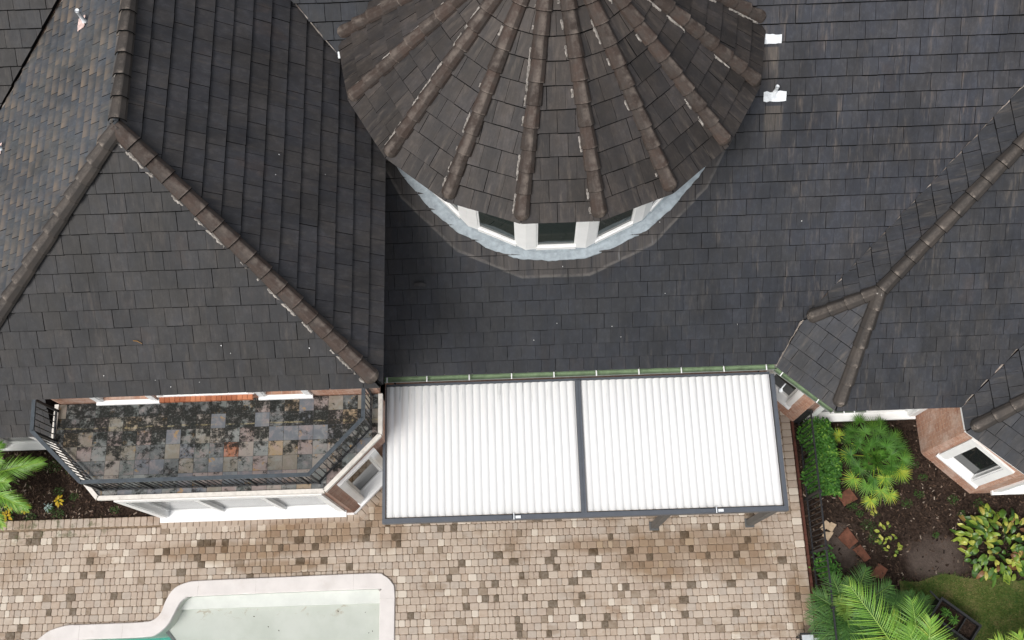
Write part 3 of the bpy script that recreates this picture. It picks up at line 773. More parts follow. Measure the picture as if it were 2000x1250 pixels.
def window(a, b, u0, u1, z0, z1, lights=1, fw=.13, proud=.05, depth=.16, glass='glass', sill=.10, head=None, bars=.05, name='window', inner=None):
    """boxed white window: casing proud of the wall, jambs running back to the glass, sloping sill"""
    a = Vector(a); b = Vector(b); e = (b-a).normalized(); nr = Vector((e.y, -e.x)); head = head or fw
    mb = MB()
    def blk(ua, ub, za, zb, da, db):
        p = []
        for dd in (da, db):
            for (u, z) in ((ua, za), (ub, za), (ub, zb), (ua, zb)):
                q = a + e*u + nr*dd; p.append((q.x, q.y, z))
        mb.idx(p, [(3, 2, 1, 0), (4, 5, 6, 7), (0, 1, 5, 4), (1, 2, 6, 5), (2, 3, 7, 6), (3, 0, 4, 7)])
    blk(u0, u0+fw, z0+.06, z1, -.02, proud); blk(u1-fw, u1, z0+.06, z1, -.02, proud)
    blk(u0+fw, u1-fw, z1-head, z1, -.02, proud-.002)
    t = .035
    blk(u0+fw-.002, u0+fw+t, z0+.06, z1-head+.03, -depth, proud-.02); blk(u1-fw-t, u1-fw+.002, z0+.06, z1-head+.03, -depth, proud-.02)
    # inner frame in front of the glass
    f2 = bars
    blk(u0+fw+t, u1-fw-t, z0+.05, z0+.05+f2+.04, -depth-.02, -depth+.03); blk(u0+fw+t, u1-fw-t, z1-head-f2, z1-head, -depth-.02, -depth+.03)
    blk(u0+fw+t, u0+fw+t+f2, z0+.09, z1-head, -depth-.02, -depth+.03); blk(u1-fw-t-f2, u1-fw-t, z0+.09, z1-head, -depth-.02, -depth+.03)
    for k in range(1, lights):
        u = u0 + (u1-u0)*k/lights; blk(u-.05, u+.05, z0+.09, z1-head, -depth-.02, -depth+.085)
    w = H_(mb.build(name, M['white']))
    sb = MB(); p = []
    for (d, zt, zb_) in ((-depth, z0+.085, z0-.02), (proud+sill, z0+.045, z0-.02)):
        for u in (u0-.02, u1+.02):
            q = a + e*u + nr*d; p += [(q.x, q.y, zb_), (q.x, q.y, zt)]
    sb.idx(p, [(0, 2, 3, 1), (1, 3, 7, 5), (4, 5, 7, 6), (0, 1, 5, 4), (2, 6, 7, 3), (0, 4, 6, 2)])
    s_ = H_(sb.build('sill', M['white'])); s_.parent = w; s_.matrix_parent_inverse = Matrix.Identity(4)
    pn = MB()
    def p2(u, z): q = a + e*u - nr*depth; return (q.x, q.y, z)
    for k in range(lights):
        ua = u0 + fw + t*.5 if k == 0 else u0 + (u1-u0)*k/lights; ub = u1 - fw - t*.5 if k == lights-1 else u0 + (u1-u0)*(k+1)/lights
        pn.face([p2(ua, z0+.06), p2(ub, z0+.06), p2(ub, z1-head*.5), p2(ua, z1-head*.5)])
        g_ = H_(pn.build('pane', M[glass])); g_.parent = w; g_.matrix_parent_inverse = Matrix.Identity(4); pn = MB()
    return w

BL, BR = (-8.53, 3.14), (-4.11, 3.14)
# lower bay under the balcony
wall((-9.60, 4.28), BL, -.1, 3.62, 'brick_dark')
wall(BL, BR, -.1, 3.62, 'brick_dark', holes=[(.15, 4.18, .54, 3.16)])
wall(BR, (-3.0, 4.25), -.1, 3.62, 'brick_dark', holes=[(.37, 1.18, .54, 3.14)])
wall((-3.0, 4.25), (-3.0, 5.9), -.1, 3.62, 'brick')
wall((-9.60, 6.5), (-9.60, 4.28), -.1, 3.62, 'brick_dark')
window(BL, BR, -.01, 4.30, .50, 3.34, lights=3, fw=.15, proud=.05, depth=.13, glass='glass_grey', sill=.10, head=.20)
window(BR, (-3.0, 4.25), .24, 1.31, .50, 3.26, fw=.14, proud=.07, depth=.15, glass='glass', sill=.06)
# base trim along the foot of the bay
mb = MB()
for p, q in ((BL, BR), (BR, (-3.0, 4.25))):
    p = Vector(p); q = Vector(q); e = (q-p).normalized(); nr = Vector((e.y, -e.x)); mb.bar((p.x+nr.x*.02, p.y+nr.y*.02, .03), (q.x+nr.x*.02, q.y+nr.y*.02, .03), .05, .07)
H_(mb.build('base_trim', M['white']))
# balcony slab, slate floor, edge
SLAB = [(-9.76, 5.1), (-9.76, 4.27), (-8.72, 3.12), (-4.10, 3.12), (-2.98, 4.24), (-2.98, 5.1)]
mb = MB(); mb.prism(SLAB[::1], 3.60, 3.70)
balcony = H_(mb.build('balcony', M['cream']))
def B_(o): adopt(o, house); o.parent = balcony; o.matrix_parent_inverse = Matrix.Identity(4); return o
mb = MB()
for (p, q) in zip(SLAB[:-1], SLAB[1:]):
    p, q = Vector(p), Vector(q); e = (q-p).normalized(); nr = Vector((e.y, -e.x)) ; inn = -nr if True else nr
    mb.bar((p.x + nr.x*.0, p.y + nr.y*.0, 3.685), (q.x, q.y, 3.685), .085, .11)
B_(mb.build('slab_edge', M['cream']))
mb = MB(); mb.prism([(-9.74, 5.1), (-9.74, 4.28), (-8.71, 3.14), (-4.11, 3.14), (-3.0, 4.25), (-3.0, 5.1)], 3.69, 3.7015); B_(mb.build('bedding', M['joint_dark']))
mb = MB(); rr = random.Random(77); W_ = .305
inner = [(-9.72, 5.1), (-9.72, 4.285), (-8.705, 3.16), (-4.115, 3.16), (-3.02, 4.26), (-3.02, 5.1)]
x = -9.75 - .1; col = 0
special = {(-6.43, 3): .5}
for iy in range(8):
    for ix in range(24):
        x0, y0 = -9.86 + ix*W_, 5.1 - (iy+1)*W_
        qd = [(x0+.003, y0+.003), (x0+W_-.003, y0+.003), (x0+W_-.003, y0+W_-.003), (x0+.003, y0+W_-.003)]
        cq = clip_convex(qd, inner)
        if len(cq) < 3: continue
        r = rr.random()
        if r > .93: r = rr.choice([.94, .95, .3, .6, .1])
        if (ix, iy) in ((11, 4), (15, 5), (11, 1)): r = .84
        if (ix, iy) in ((12, 3),): r = .985
        if (ix, iy) in ((9, 5), (9, 6), (13, 5)): r = .83
        h = 3.705 + rr.uniform(0, .003)
        n = len(cq); top = [(a_, b_, h) for a_, b_ in cq]; sp_ = 0; bt = [(a_, b_, 3.69) for a_, b_ in cq]
        mb.face(top, r=r)
        for k in range(n): mb.face([bt[k], bt[(k+1) % n], top[(k+1) % n], top[k]], r=0)
B_(mb.build('slate_floor', M['slate']))
# railing
RP = [(-9.73, 4.96), (-9.70, 4.32), (-8.63, 3.28), (-4.20, 3.28), (-3.165, 4.36), (-3.165, 5.08)]
mb = MB()
for i, (p, q) in enumerate(zip(RP[:-1], RP[1:])):
    mb.bar((*p, 4.765), (*q, 4.765), .075, .045)
for p in RP[1:-1]: mb.prism([(p[0]+.0375*cos(k*pi/4), p[1]+.0375*sin(k*pi/4)) for k in range(8)], 4.743, 4.787)
railing = H_(mb.build('railing', M['rail']))
def RL_(o): adopt(o, house); o.parent = railing; o.matrix_parent_inverse = Matrix.Identity(4); return o
mb = MB()
for p, q in zip(RP[:-1], RP[1:]): mb.bar((*p, 3.80), (*q, 3.80), .035, .035)
RL_(mb.build('bottom_rail', M['black']))
nb = 0
for i, (p, q) in enumerate(zip(RP[:-1], RP[1:])):
    p, q = Vector(p), Vector(q); L = (q-p).length; n = max(3, round(L/.118))
    for k in range(0, n):
        c_ = p + (q-p)*k/n; mb = MB()
        post = (k == 0) or (i == 2 and k % 9 == 0)
        w_ = .045 if post else .016
        mb.box((c_.x-w_/2, c_.y-w_/2, 3.705 if post else 3.80), (c_.x+w_/2, c_.y+w_/2, 4.745))
        RL_(mb.build('post' if post else 'baluster', M['black']))
c_ = RP[-1]; mb = MB(); mb.box((c_[0]-.022, c_[1]-.022, 3.705), (c_[0]+.022, c_[1]+.022, 4.745)); RL_(mb.build('post', M['black']))
# upper storey
US = ((-9.72, 5.12), (-3.0, 5.12))
wall(US[0], US[1], 3.62, 6.72, 'brick', holes=[(.95, 2.05, 3.95, 6.3), (2.30, 4.12, 4.15, 6.3), (4.32, 5.25, 3.95, 6.3)])
wall((-9.72, 10), US[0], 3.0, 6.72, 'brick'); wall(US[1], (-3.0, 10.4), 2.9, 6.72, 'brick')
window(US[0], US[1], .86, 2.13, 3.80, 6.4, fw=.12, proud=.04, depth=.1, glass='glass_grey', sill=.05)
window(US[0], US[1], 2.22, 4.18, 4.10, 6.4, lights=2, fw=.1, proud=.03, depth=.1, glass='glass_grey', sill=.0)
window(US[0], US[1], 4.24, 5.33, 3.80, 6.4, fw=.12, proud=.04, depth=.1, glass='glass_grey', sill=.05)
mb = MB(); rr = random.Random(4)      # rowlock sill of orange brick
for k in range(18): mb.box((-9.72+2.24+k*.107, 5.125-.135, 4.0), (-9.72+2.24+k*.107+.099, 5.14, 4.085), rr.random())
bs = NT('orange_sill_brick'); bs.done(bs.mix(bs.attr('rnd'), (.30, .10, .05), (.52, .21, .11)), .85, .2)
H_(mb.build('brick_sill', bs.mat))
mb = MB(); mb.box((-9.15, 5.03, 4.62), (-8.97, 5.12, 4.86)); mb.box((-9.12, 5.0, 4.66), (-9.0, 5.03, 4.80))
H_(mb.build('wall_lamp', plain('aged_brass', (.30, .22, .10), .5, .4, .2, 9)))
# soffits under the upper eaves
mb = MB()
mb.box((-10.1, 4.60, 6.66), (-2.66, 5.12, 6.70)); mb.box((-2.99, 5.13, 6.66), (-2.66, 10.0, 6.70)); mb.box((-10.1, 5.13, 6.66), (-9.73, 9.6, 6.70))
H_(mb.build('soffit', M['soffit']))
# main wall behind the cover, right wing walls
wall((-3.0, 6.0), (5.55, 6.0), -.1, 3.1, 'brick_dark')
CH = ((5.55, 5.96), (6.52, 4.99))
wall(CH[0], CH[1], -.1, 3.02, 'brick', holes=[(.23, .97, .76, 2.7)])
window(CH[0], CH[1], .13, 1.07, .72, 2.8, fw=.11, proud=.04, depth=.14, glass='glass', sill=.05)
RS = ((6.52, 5.04), (9.52, 5.04))
wall(RS[0], RS[1], -.1, 3.02, 'brick_dark', holes=[(.41, 2.79, .06, 2.81)])
window(RS[0], RS[1], .27, 2.93, .02, 2.95, lights=2, fw=.15, proud=.04, depth=.12, glass='glass_grey', sill=.05)
wall((9.52, 5.04), (9.52, 4.12), -.1, 3.02, 'brick')
D2 = ((9.52, 4.12), (10.51, 3.13))
wall(D2[0], D2[1], -.1, 3.02, 'brick', holes=[(.35, 1.11, .66, 2.38)])
window(D2[0], D2[1], .19, 1.27, .62, 2.53, fw=.17, proud=.05, depth=.12, glass='glass', sill=.04, bars=.02)
wall(D2[1], (16, 3.13), -.1, 3.02, 'brick', holes=[(.52, 2.28, .34, 2.55)])
window(D2[1], (16, 3.13), .36, 2.44, .30, 2.7, lights=2, fw=.17, proud=.05, depth=.12, glass='glass_grey', sill=.05)
wall((-16, 4.98), (-9.60, 4.98), -.1, 3.25, 'brick_dark', holes=[(3.4, 5.4, .19, 2.7)])
window((-16, 4.98), (-9.60, 4.98), 3.26, 5.54, .14, 2.85, lights=2, fw=.15, proud=.04, depth=.12, glass='glass_grey', sill=.05)
# eave boards and soffits of the single storey parts
def board(lo, hi): mb = MB(); mb.box(lo, hi); H_(mb.build('eave_board', M['white']))
board((-3.0, 5.68, 2.93), (5.40, 5.73, 3.07)); board((6.62, 4.60, 2.95), (9.27, 4.66, 3.07)); board((-16, 4.60, 3.15), (-9.97, 4.65, 3.27)); board((9.30, 4.08, 2.95), (9.34, 4.58, 3.07))
for p, q in (((9.31, 4.06, 3.01), (10.84, 2.72, 3.01)), ((5.5, 5.60, 3.01), (6.60, 4.65, 3.01))):
    mb = MB(); mb.bar(p, q, .04, .12); H_(mb.build('eave_board', M['white']))
for lo, hi in (((-16, 4.66, 3.12), (-9.75, 4.97, 3.15)), ((6.66, 4.67, 2.93), (9.5, 5.03, 2.96)), ((-2.98, 5.74, 2.90), (5.4, 5.99, 2.93))):
    mb = MB(); mb.box(lo, hi); H_(mb.build('soffit', M['soffit']))

# gutter with hanger straps
def gutter(pts, straps, w=.115):
    mb = MB()
    for p, q in zip(pts[:-1], pts[1:]):
        p, q = Vector(p), Vector(q); e = (q-p).normalized(); nr = Vector((e.y, -e.x))
        prof = [(0., .05), (0., -.045), (w*.75, -.055), (w, -.02), (w, .045), (w+.018, .047), (w+.018, .030)]
        A = [(p.x+nr.x*d, p.y+nr.y*d, 3.06+z) for d, z in prof]; Bq = [(q.x+nr.x*d, q.y+nr.y*d, 3.06+z) for d, z in prof]
        n = len(prof)
        for k in range(n-1): mb.face([A[k], Bq[k], Bq[k+1], A[k+1]], m=1 if k >= 4 else 0)
        mb.face(A[:5], m=1); mb.face(Bq[:5][::-1], m=1)
    gt = H_(mb.build('gutter', [M['gutter'], M['gutter_rim']]))
    for (x, y, ex, ey) in straps:
        mb = MB(); e = Vector((ex, ey)).normalized(); nr = Vector((e.y, -e.x)); p = Vector((x, y))
        a_ = p - nr*.01; b_ = p + nr*(w+.02); mb.bar((a_.x, a_.y, 3.112), (b_.x, b_.y, 3.112), .024, .008)
        o = H_(mb.build('strap', M['white'])); o.parent = gt; o.matrix_parent_inverse = Matrix.Identity(4)
    return gt
st = [(-2.93 + .0, 5.612, 1, 0)] + [(-2.07 + .915*k, 5.612, 1, 0) for k in range(9)]
gutter([(-2.99, 5.612), (5.45, 5.612)], st[:10], .105)
gutter([(5.47, 5.55), (6.58, 4.585)], [(5.60, 5.44, 1.11, -.965), (6.30, 4.83, 1.11, -.965)], .10)
gutter([(6.60, 4.575), (7.25, 4.575)], [(6.78, 4.575, 1, 0), (7.0, 4.575, 1, 0)], .06)
# little spotlight under the chamfered eave
mb = MB(); mb.tube([(5.58, 5.15, 2.62), (5.66, 5.15, 2.62)], [.045, .05], 10); mb.tube([(5.70, 5.25, 2.80), (5.62, 5.16, 2.64)], [.015, .015], 6)
H_(mb.build('spotlight', M['white_metal'], None, True))

# ------------------------------------------------------------------ patio cover
cover = tag(empty('patio_cover', (1.2, 4.0, 0)), 'flat white corrugated patio cover in a slate grey frame on two posts', 'patio cover')
def C_(o): return adopt(o, cover)
def zc(y): return 2.74 + (y - 2.6) * .02
X0, X1, Y0, Y1 = -3.05, 5.46, 2.53, 5.47
mb = MB()
mb.bar((X0, Y0 + .05, 2.70), (X1, Y0 + .05, 2.70), .10, .20)
mb.bar((X0 + .03, Y0 + .1, 2.72), (X0 + .03, Y1, 2.78), .06, .18, (0, 0, 1)); mb.bar((X1 - .04, Y0 + .1, 2.72), (X1 - .04, Y1, 2.78), .08, .18)
mb.bar((1.19, Y0 + .1, 2.735), (1.19, Y1, 2.795), .115, .16); mb.bar((X0 + .06, Y1 + .03, 2.73), (X1 - .08, Y1 + .03, 2.73), .06, .16)
C_(mb.build('frame', M['metal_dark']))
mb = MB(); mb.bar((1.18, Y0+.1, 2.822), (1.18, Y1, 2.882), .02, .014); C_(mb.build('joint_strip', M['metal_dark']))
def panel(xa, xb):
    mb = MB(); per = .157; n = round((xb - xa)/per); per = (xb - xa)/n
    prof = []
    for i in range(n):
        for f, z in ((0, 0.), (.06, .0), (.17, .022), (.32, .032), (.5, .034), (.68, .032), (.83, .022), (.94, .0)): prof.append((xa + (i+f)*per, z))
    prof.append((xb, 0.))
    ya, yb = Y0 + .125, Y1
    m = len(prof)
    A = [(x, ya, zc(ya) + z) for x, z in prof]; B = [(x, yb, zc(yb) + z) for x, z in prof]
    A2 = [(x, ya, zc(ya) + z - .022) for x, z in prof]
    mb.idx(A + B + A2, [(k, k+1, m+k+1, m+k) for k in range(m-1)] + [(2*m+k, 2*m+k+1, k+1, k) for k in range(m-1)])
    return C_(mb.build('roof_panel', M['panel'], None, True))
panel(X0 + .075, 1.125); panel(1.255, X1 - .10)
mb = MB(); mb.box((X0+.06, Y0 + .1, 2.60), (X1-.08, Y0 + .124, 2.715)); C_(mb.build('drain_channel', M['black']))
n = 0
for x in (2.97, 5.22):
    mb = MB(); mb.box((x-.07, Y0-.0+.01, 0), (x+.07, Y0+.14, 2.60)); mb.box((x-.11, Y0-.03, 0), (x+.11, Y0+.18, .012))
    C_(mb.build('post', plain('neutral_grey_post', (.10, .10, .098), .5, .4, .08, 5)))  # plain neutral grey of the two posts
for x in (-.46, 3.78):
    mb = MB(); mb.box((x-.14, Y0+.012, 2.80), (x+.14, Y0+.088, 2.835)); C_(mb.build('junction_box', M['metal_dark']))
    mb = MB(); mb.box((x+.21, Y0+.02, 2.80), (x+.32, Y0+.075, 2.83)); mb.box((x+.165, Y0+.0, 2.80), (x+.185, Y0+.13, 2.815)); C_(mb.build('cable_clip', M['white_metal']))

# ------------------------------------------------------------------ ground and patio
def spline(pts, n=6):
    out = []
    P = [Vector(p) for p in pts]
    for i in range(len(P)-1):
        a, b, c_, d = P[max(i-1, 0)], P[i], P[i+1], P[min(i+2, len(P)-1)]
        for k in range(n):
            t = k/n
            out.append(tuple(.5*((2*b) + (c_-a)*t + (2*a-5*b+4*c_-d)*t*t + (3*b-a-3*c_+d)*t**3)))
    out.append(tuple(P[-1])); return out
OUT = spline([(-12.6, -1.2), (-12.3, -.4), (-11.85, .15), (-11.39, .47), (-11.12, .67), (-10.73, .78), (-10.42, .785), (-9.66, .79), (-8.97, .80), (-8.71, .85), (-8.56, 1.0), (-8.46, 1.28), (-8.29, 1.53), (-7.99, 1.66), (-7.58, 1.69), (-5.66, 1.71), (-3.69, 1.73), (-3.39, 1.67), (-3.2, 1.5), (-3.14, 1.28), (-3.14, .23), (-3.14, -4.5)], 5) + [(-12.6, -4.5)]
INN = spline([(-12.25, -1.2), (-11.95, -.5), (-11.55, -.05), (-11.2, .2), (-10.75, .40), (-10.42, .44), (-10.1, .45), (-8.92, .46), (-8.62, .52), (-8.38, .72), (-8.25, .96), (-8.13, 1.2), (-7.99, 1.31), (-7.74, 1.335), (-5.65, 1.36), (-3.62, 1.37), (-3.52, 1.33), (-3.49, 1.24), (-3.49, .24), (-3.49, -4.2)], 5) + [(-12.25, -4.2)]
MID = [((a + c) / 2, (b + d) / 2) for (a, b), (c, d) in zip(spline([(-12.6, -1.2), (-11.85, .15), (-10.6, .785), (-8.97, .80), (-8.46, 1.28), (-7.8, 1.68), (-3.75, 1.72), (-3.40, 1.62), (-3.22, 1.40), (-3.16, .9), (-3.14, -4.5)], 4) + [(-12.6, -4.5)],
      spline([(-12.25, -1.2), (-11.55, -.05), (-10.6, .44), (-8.85, .46), (-8.22, 1.0), (-7.8, 1.335), (-3.75, 1.36), (-3.62, 1.34), (-3.52, 1.20), (-3.49, .9), (-3.49, -4.2)], 4) + [(-12.25, -4.2)])]
def inside(p, poly):
    x, y = p; c = False; n = len(poly)
    for i in range(n):
        (x0, y0), (x1, y1) = poly[i], poly[i-1]
        if (y0 > y) != (y1 > y) and x < (x1-x0)*(y-y0)/(y1-y0) + x0: c = not c
    return c
def sheet(name, outer, holes, z, mat, wall_down=0.):
    """flat sheet with holes"""
    bm = bmesh.new(); es = []
    for loop in [outer] + holes:
        vs = [bm.verts.new((x, y, z)) for x, y in loop]
        es += [bm.edges.new((vs[i], vs[(i+1) % len(vs)])) for i in range(len(vs))]
    bmesh.ops.triangle_fill(bm, use_beauty=True, use_dissolve=False, edges=es)
    for f in bm.faces:
        if f.normal.z < 0: f.normal_flip()
    me = bpy.data.meshes.new(name); bm.to_mesh(me); bm.free(); me.materials.append(mat)
    o = bpy.data.objects.new(name, me); COL.objects.link(o); return o
import bmesh
structure(sheet('ground', [(-600, -600), (600, -600), (600, 600), (-600, 600)], [MID], -.07, M['soil']))

# patio: a bedding sheet and every paver on it
PX1 = 6.46
structure(sheet('patio_bed', [(-16, -4.6), (PX1, -4.6), (PX1, 5.9), (-4.2, 5.9), (-4.2, 3.22), (-16, 3.22)], [MID], -.02, M['joint']))
mb = MB(); rp = random.Random(21)
def paver(x0, y0, x1, y1, r=None, rot=None):
    r = rp.random() if r is None else r
    b = .012; g = .004; z = rp.uniform(-.003, .003)
    x0 += g; y0 += g; x1 -= g; y1 -= g
    c = min(.02, (x1-x0)*.25)
    o_ = [(x0+c, y0), (x1-c, y0), (x1, y0+c), (x1, y1-c), (x1-c, y1), (x0+c, y1), (x0, y1-c), (x0, y0+c)]
    j = [(rp.uniform(-.003, .003), rp.uniform(-.003, .003)) for _ in o_]
    o_ = [(p[0]+q[0], p[1]+q[1]) for p, q in zip(o_, j)]
    cx, cy = (x0+x1)/2, (y0+y1)/2
    i_ = [(p[0] + (b if p[0] < cx else -b), p[1] + (b if p[1] < cy else -b)) for p in o_]
    if rot:
        ct, st_ = cos(rot[0]), sin(rot[0]); f = lambda p: (rot[1] + p[0]*ct - p[1]*st_, rot[2] + p[0]*st_ + p[1]*ct)
        o_ = [f(p) for p in o_]; i_ = [f(p) for p in i_]
    tx, ty = rp.uniform(-.002, .002), rp.uniform(-.002, .002)
    A = [(x, y, z) for x, y in i_]; B = [(x, y, z - .007) for x, y in o_]; D = [(x, y, -.03) for x, y in o_]
    n = 8
    mb.idx(A + B + D, [tuple(range(n))] + [(n+k, n+(k+1) % n, (k+1) % n, k) for k in range(n)] + [(2*n+k, 2*n+(k+1) % n, n+(k+1) % n, n+k) for k in range(n)], r)
BAYP = [(-8.9, 2.9), (-4.02, 2.9), (-2.75, 4.17), (-2.75, 6), (-8.9, 6)]
def patio_ok(x0, x1, y0, y1):
    cx, cy = (x0+x1)/2, (y0+y1)/2
    if inside((cx, cy), MID): return False
    if inside((cx, cy), BAYP): return False
    if cx < -8.8 and cy > 3.0: return False
    return cy < 5.6
y = 5.9; RH = .1635
while y > -4.55:
    y0 = y - RH; x = -13.2 + rp.uniform(0, .2)
    while x < 6.225:
        w = rp.choice([.115, .115, .155, .155, .155, .215, .215]) * rp.uniform(.96, 1.04)
        x1 = min(x + w, 6.225)
        if 6.225 - x1 < .06: x1 = 6.225
        if patio_ok(x, x1, y0, y):
            r = rp.random()
            paver(x, y0, x1, y, r)
        x = x1
    y = y0
y = 5.85
while y > -4.55:                                  # header course along the east edge
    paver(6.23, y - .172, PX1, y, .1 + .85*rp.random()); y -= .175
x = -13.2
while x < -8.75:
    if True: paver(x, 3.0, x + .150, 3.22, .1 + .75*rp.random())
    x += .153
x = -8.72
while x < -4.1:
    paver(x, 2.905, x + .150, 3.115, .12 + .5*rp.random()); x += .153
for k in range(10): paver(.03 + k*.153, -.235, .18 + k*.153, -.02, .12 + .5*rp.random(), (radians(45), -4.10, 3.12))
structure(mb.build('patio', M['paver']))

# ------------------------------------------------------------------ swimming pool
pool = tag(empty('swimming_pool', (-6, -1.5, 0)), 'pale green swimming pool with white stone coping and a curved corner', 'swimming pool')
def PO_(o): return adopt(o, pool)
cop = sheet('coping', OUT, [INN], .05, M['coping'])
bm = bmesh.new(); bm.from_mesh(cop.data)
be = [e for e in bm.edges if e.is_boundary]
r_ = bmesh.ops.extrude_edge_only(bm, edges=be)
for v in [q for q in r_['geom'] if isinstance(q, bmesh.types.BMVert)]: v.co.z = -.06
bm.normal_update()
top_e = [e for e in bm.edges if abs(e.verts[0].co.z - .05) < 1e-4 and abs(e.verts[1].co.z - .05) < 1e-4 and len(e.link_faces) == 2 and any(abs(f.normal.z) < .5 for f in e.link_faces)]
bmesh.ops.bevel(bm, geom=top_e, offset=.018, segments=3, affect='EDGES', profile=.5)
bmesh.ops.recalc_face_normals(bm, faces=bm.faces); bm.to_mesh(cop.data); bm.free()
for p in cop.data.polygons: p.use_smooth = abs(p.normal.z) < .98
PO_(cop)
mb = MB()
for a, b in (((-7.72, 1.69), (-7.74, 1.335)), ((-6.38, 1.70), (-6.38, 1.35)), ((-4.10, 1.725), (-4.10, 1.365)), ((-3.14, 1.15), (-3.49, 1.15)), ((-10.42, .785), (-10.42, .44)), ((-9.42, .795), (-9.42, .455)), ((-3.14, .2), (-3.49, .2))):
    mb.bar((*a, .0508), (*b, .0508), .006, .002)
PO_(mb.build('coping_joint', plain('grey_grout', (.52, .49, .46), .9, .1)))
ar = sum(INN[i-1][0]*INN[i][1] - INN[i][0]*INN[i-1][1] for i in range(len(INN)))
mb = MB(); n = len(INN)
mb.idx([(x, y, -.04) for x, y in INN] + [(x, y, -1.5) for x, y in INN], [(i, (i+1) % n, n+(i+1) % n, n+i) for i in range(n)])
PO_(mb.build('basin', M['plaster']))
f = sheet('deep_floor', INN, [], -1.3, M['plaster_teal']); PO_(f)
# shallow shelf right of the slanting edge, with a bench along the far wall
q0 = Vector((-8.55, .60)); dq = Vector((.17, -.20)).normalized(); nq = Vector((dq.y, -dq.x))   # nq points to the deep side
nq = -nq if nq.x > 0 else nq
shelf = clip(INN, (nq.x, nq.y), nq.dot(q0))
mb = MB(); mb.prism(shelf, -1.3, -.42); PO_(mb.build('shallow_shelf', M['plaster']))
bench = clip(clip(INN, (0, -1), -1.06), (1, 0), 0)
mb = MB(); mb.prism(bench, -.418, -.26); PO_(mb.build('bench', plain('pale_bench_plaster', (.74, .745, .72), .7, .2, .06, 2)))
mb = MB(); e0 = q0 - dq*.3; e1 = q0 + dq*5
mb.bar((e0.x, e0.y, -.412), (e1.x, e1.y, -.412), .075, .02); PO_(mb.build('step_tile', plain('grey_step_tile', (.11, .12, .12), .5, .4)))
w = sheet('water', INN, [], -.10, M['water']); PO_(w)
tag(cop, 'x', 'x'); del cop['label']; del cop['category']
# a few dry leaves lying on the shelf
mb = MB(); rr = random.Random(3)
for k in range(9):
    a = rr.uniform(-6.6, -3.7); b = rr.uniform(-.05, 1.0); t = rr.uniform(0, 6); s_ = rr.uniform(.015, .03)
    mb.face([(a + s_*cos(t), b + s_*sin(t), -.416), (a + .5*s_*cos(t+1.6), b + .5*s_*sin(t+1.6), -.413), (a - s_*cos(t), b - s_*sin(t), -.416), (a + .5*s_*cos(t-1.6), b + .5*s_*sin(t-1.6), -.416)], r=rr.random()*.8)
tag(mb.build('sunken_leaf_litter', M['chips']), 'scattered dark leaf bits lying on the pale pool shelf', 'leaf litter', kind='stuff')

# ------------------------------------------------------------------ garden edging, fence, stones
mb = MB(); rr = random.Random(8); y = 5.0
while y > -4.55:
    l = rr.uniform(.18, .24); mb.box((6.475, y - l + .008, -.09), (6.535, y, .015 + rr.uniform(-.008, .008)), rr.random()); y -= l
tag(mb.build('brick_edging', M['edging']), 'low red brown brick edging between the paved patio and the planted bed', 'garden edging')

fence = tag(empty('iron_fence', (6.6, 2, 0)), 'black iron picket fence along the east edge of the patio', 'fence')
FX = lambda y: 6.60 + (y - 1.9) * .012
def FE_(o): return adopt(o, fence)
for z, w_ in ((1.2, .036), (.10, .032)):
    mb = MB(); mb.bar((FX(-1.8), -1.8, z), (FX(4.98), 4.98, z), w_, w_*.8); FE_(mb.build('rail', M['black']))
for y in (4.96, 3.12, 1.88, .6, -.7, -1.8):
    mb = MB(); x = FX(y); mb.box((x-.025, y-.025, -.07), (x+.025, y+.025, 1.24)); mb.box((x-.032, y-.032, 1.24), (x+.032, y+.032, 1.265)); mb.box((x-.02, y-.02, 1.265), (x+.02, y+.02, 1.29))
    FE_(mb.build('post', M['black']))
y = 4.85
while y > -1.75:
    mb = MB(); x = FX(y); mb.box((x-.008, y-.008, .06), (x+.008, y+.008, 1.19)); FE_(mb.build('picket', M['black'])); y -= .12
mb = MB(); mb.bar((FX(4.96)-.02, 4.97, .6), (6.53, 5.0, .6), .03, 1.25); FE_(mb.build('end_panel', M['black']))

def stone(poly, z0, h, mat, name, label, cat, group):
    mb = MB(); rr = random.Random(len(label))
    cx = sum(p[0] for p in poly)/len(poly); cy = sum(p[1] for p in poly)/len(poly)
    fine = []
    for i in range(len(poly)):
        a, b = poly[i], poly[(i+1) % len(poly)]
        for k in range(5):
            t = k/5; fine.append((a[0] + (b[0]-a[0])*t + rr.uniform(-.006, .006), a[1] + (b[1]-a[1])*t + rr.uniform(-.006, .006)))
    n = len(fine); T = [(cx + (x-cx)*.95, cy + (y-cy)*.95, z0+h) for x, y in fine]; S = [(x, y, z0+h-.012) for x, y in fine]; D = [(x, y, z0-.03) for x, y in fine]
    mb.idx(T + S + D, [tuple(range(n))] + [(n+k, n+(k+1) % n, (k+1) % n, k) for k in range(n)] + [(2*n+k, 2*n+(k+1) % n, n+(k+1) % n, n+k) for k in range(n)])
    return tag(mb.build(name, M[mat]), label, cat, group)
GZ = -.07
stone([(7.51, 2.92), (7.85, 3.09), (7.69, 3.38), (7.39, 3.18)][::1], GZ, .035, 'terracotta', 'stepping_stone', 'square terracotta stepping stone in the soil just below the fan palm', 'stepping stone', 'terracotta stepping stones')
stone([(7.50, 1.94), (7.73, 2.10), (7.52, 2.45), (7.26, 2.21)], GZ, .04, 'terracotta', 'stepping_stone', 'largest terracotta stepping stone, beside the broken tan paver pieces', 'stepping stone', 'terracotta stepping stones')
stone([(7.81, 1.63), (7.97, 1.71), (7.77, 2.03), (7.57, 1.93)], GZ, .03, 'terracotta', 'stepping_stone', 'narrow terracotta stepping stone half under dark palm tips, touching the largest one', 'stepping stone', 'terracotta stepping stones')
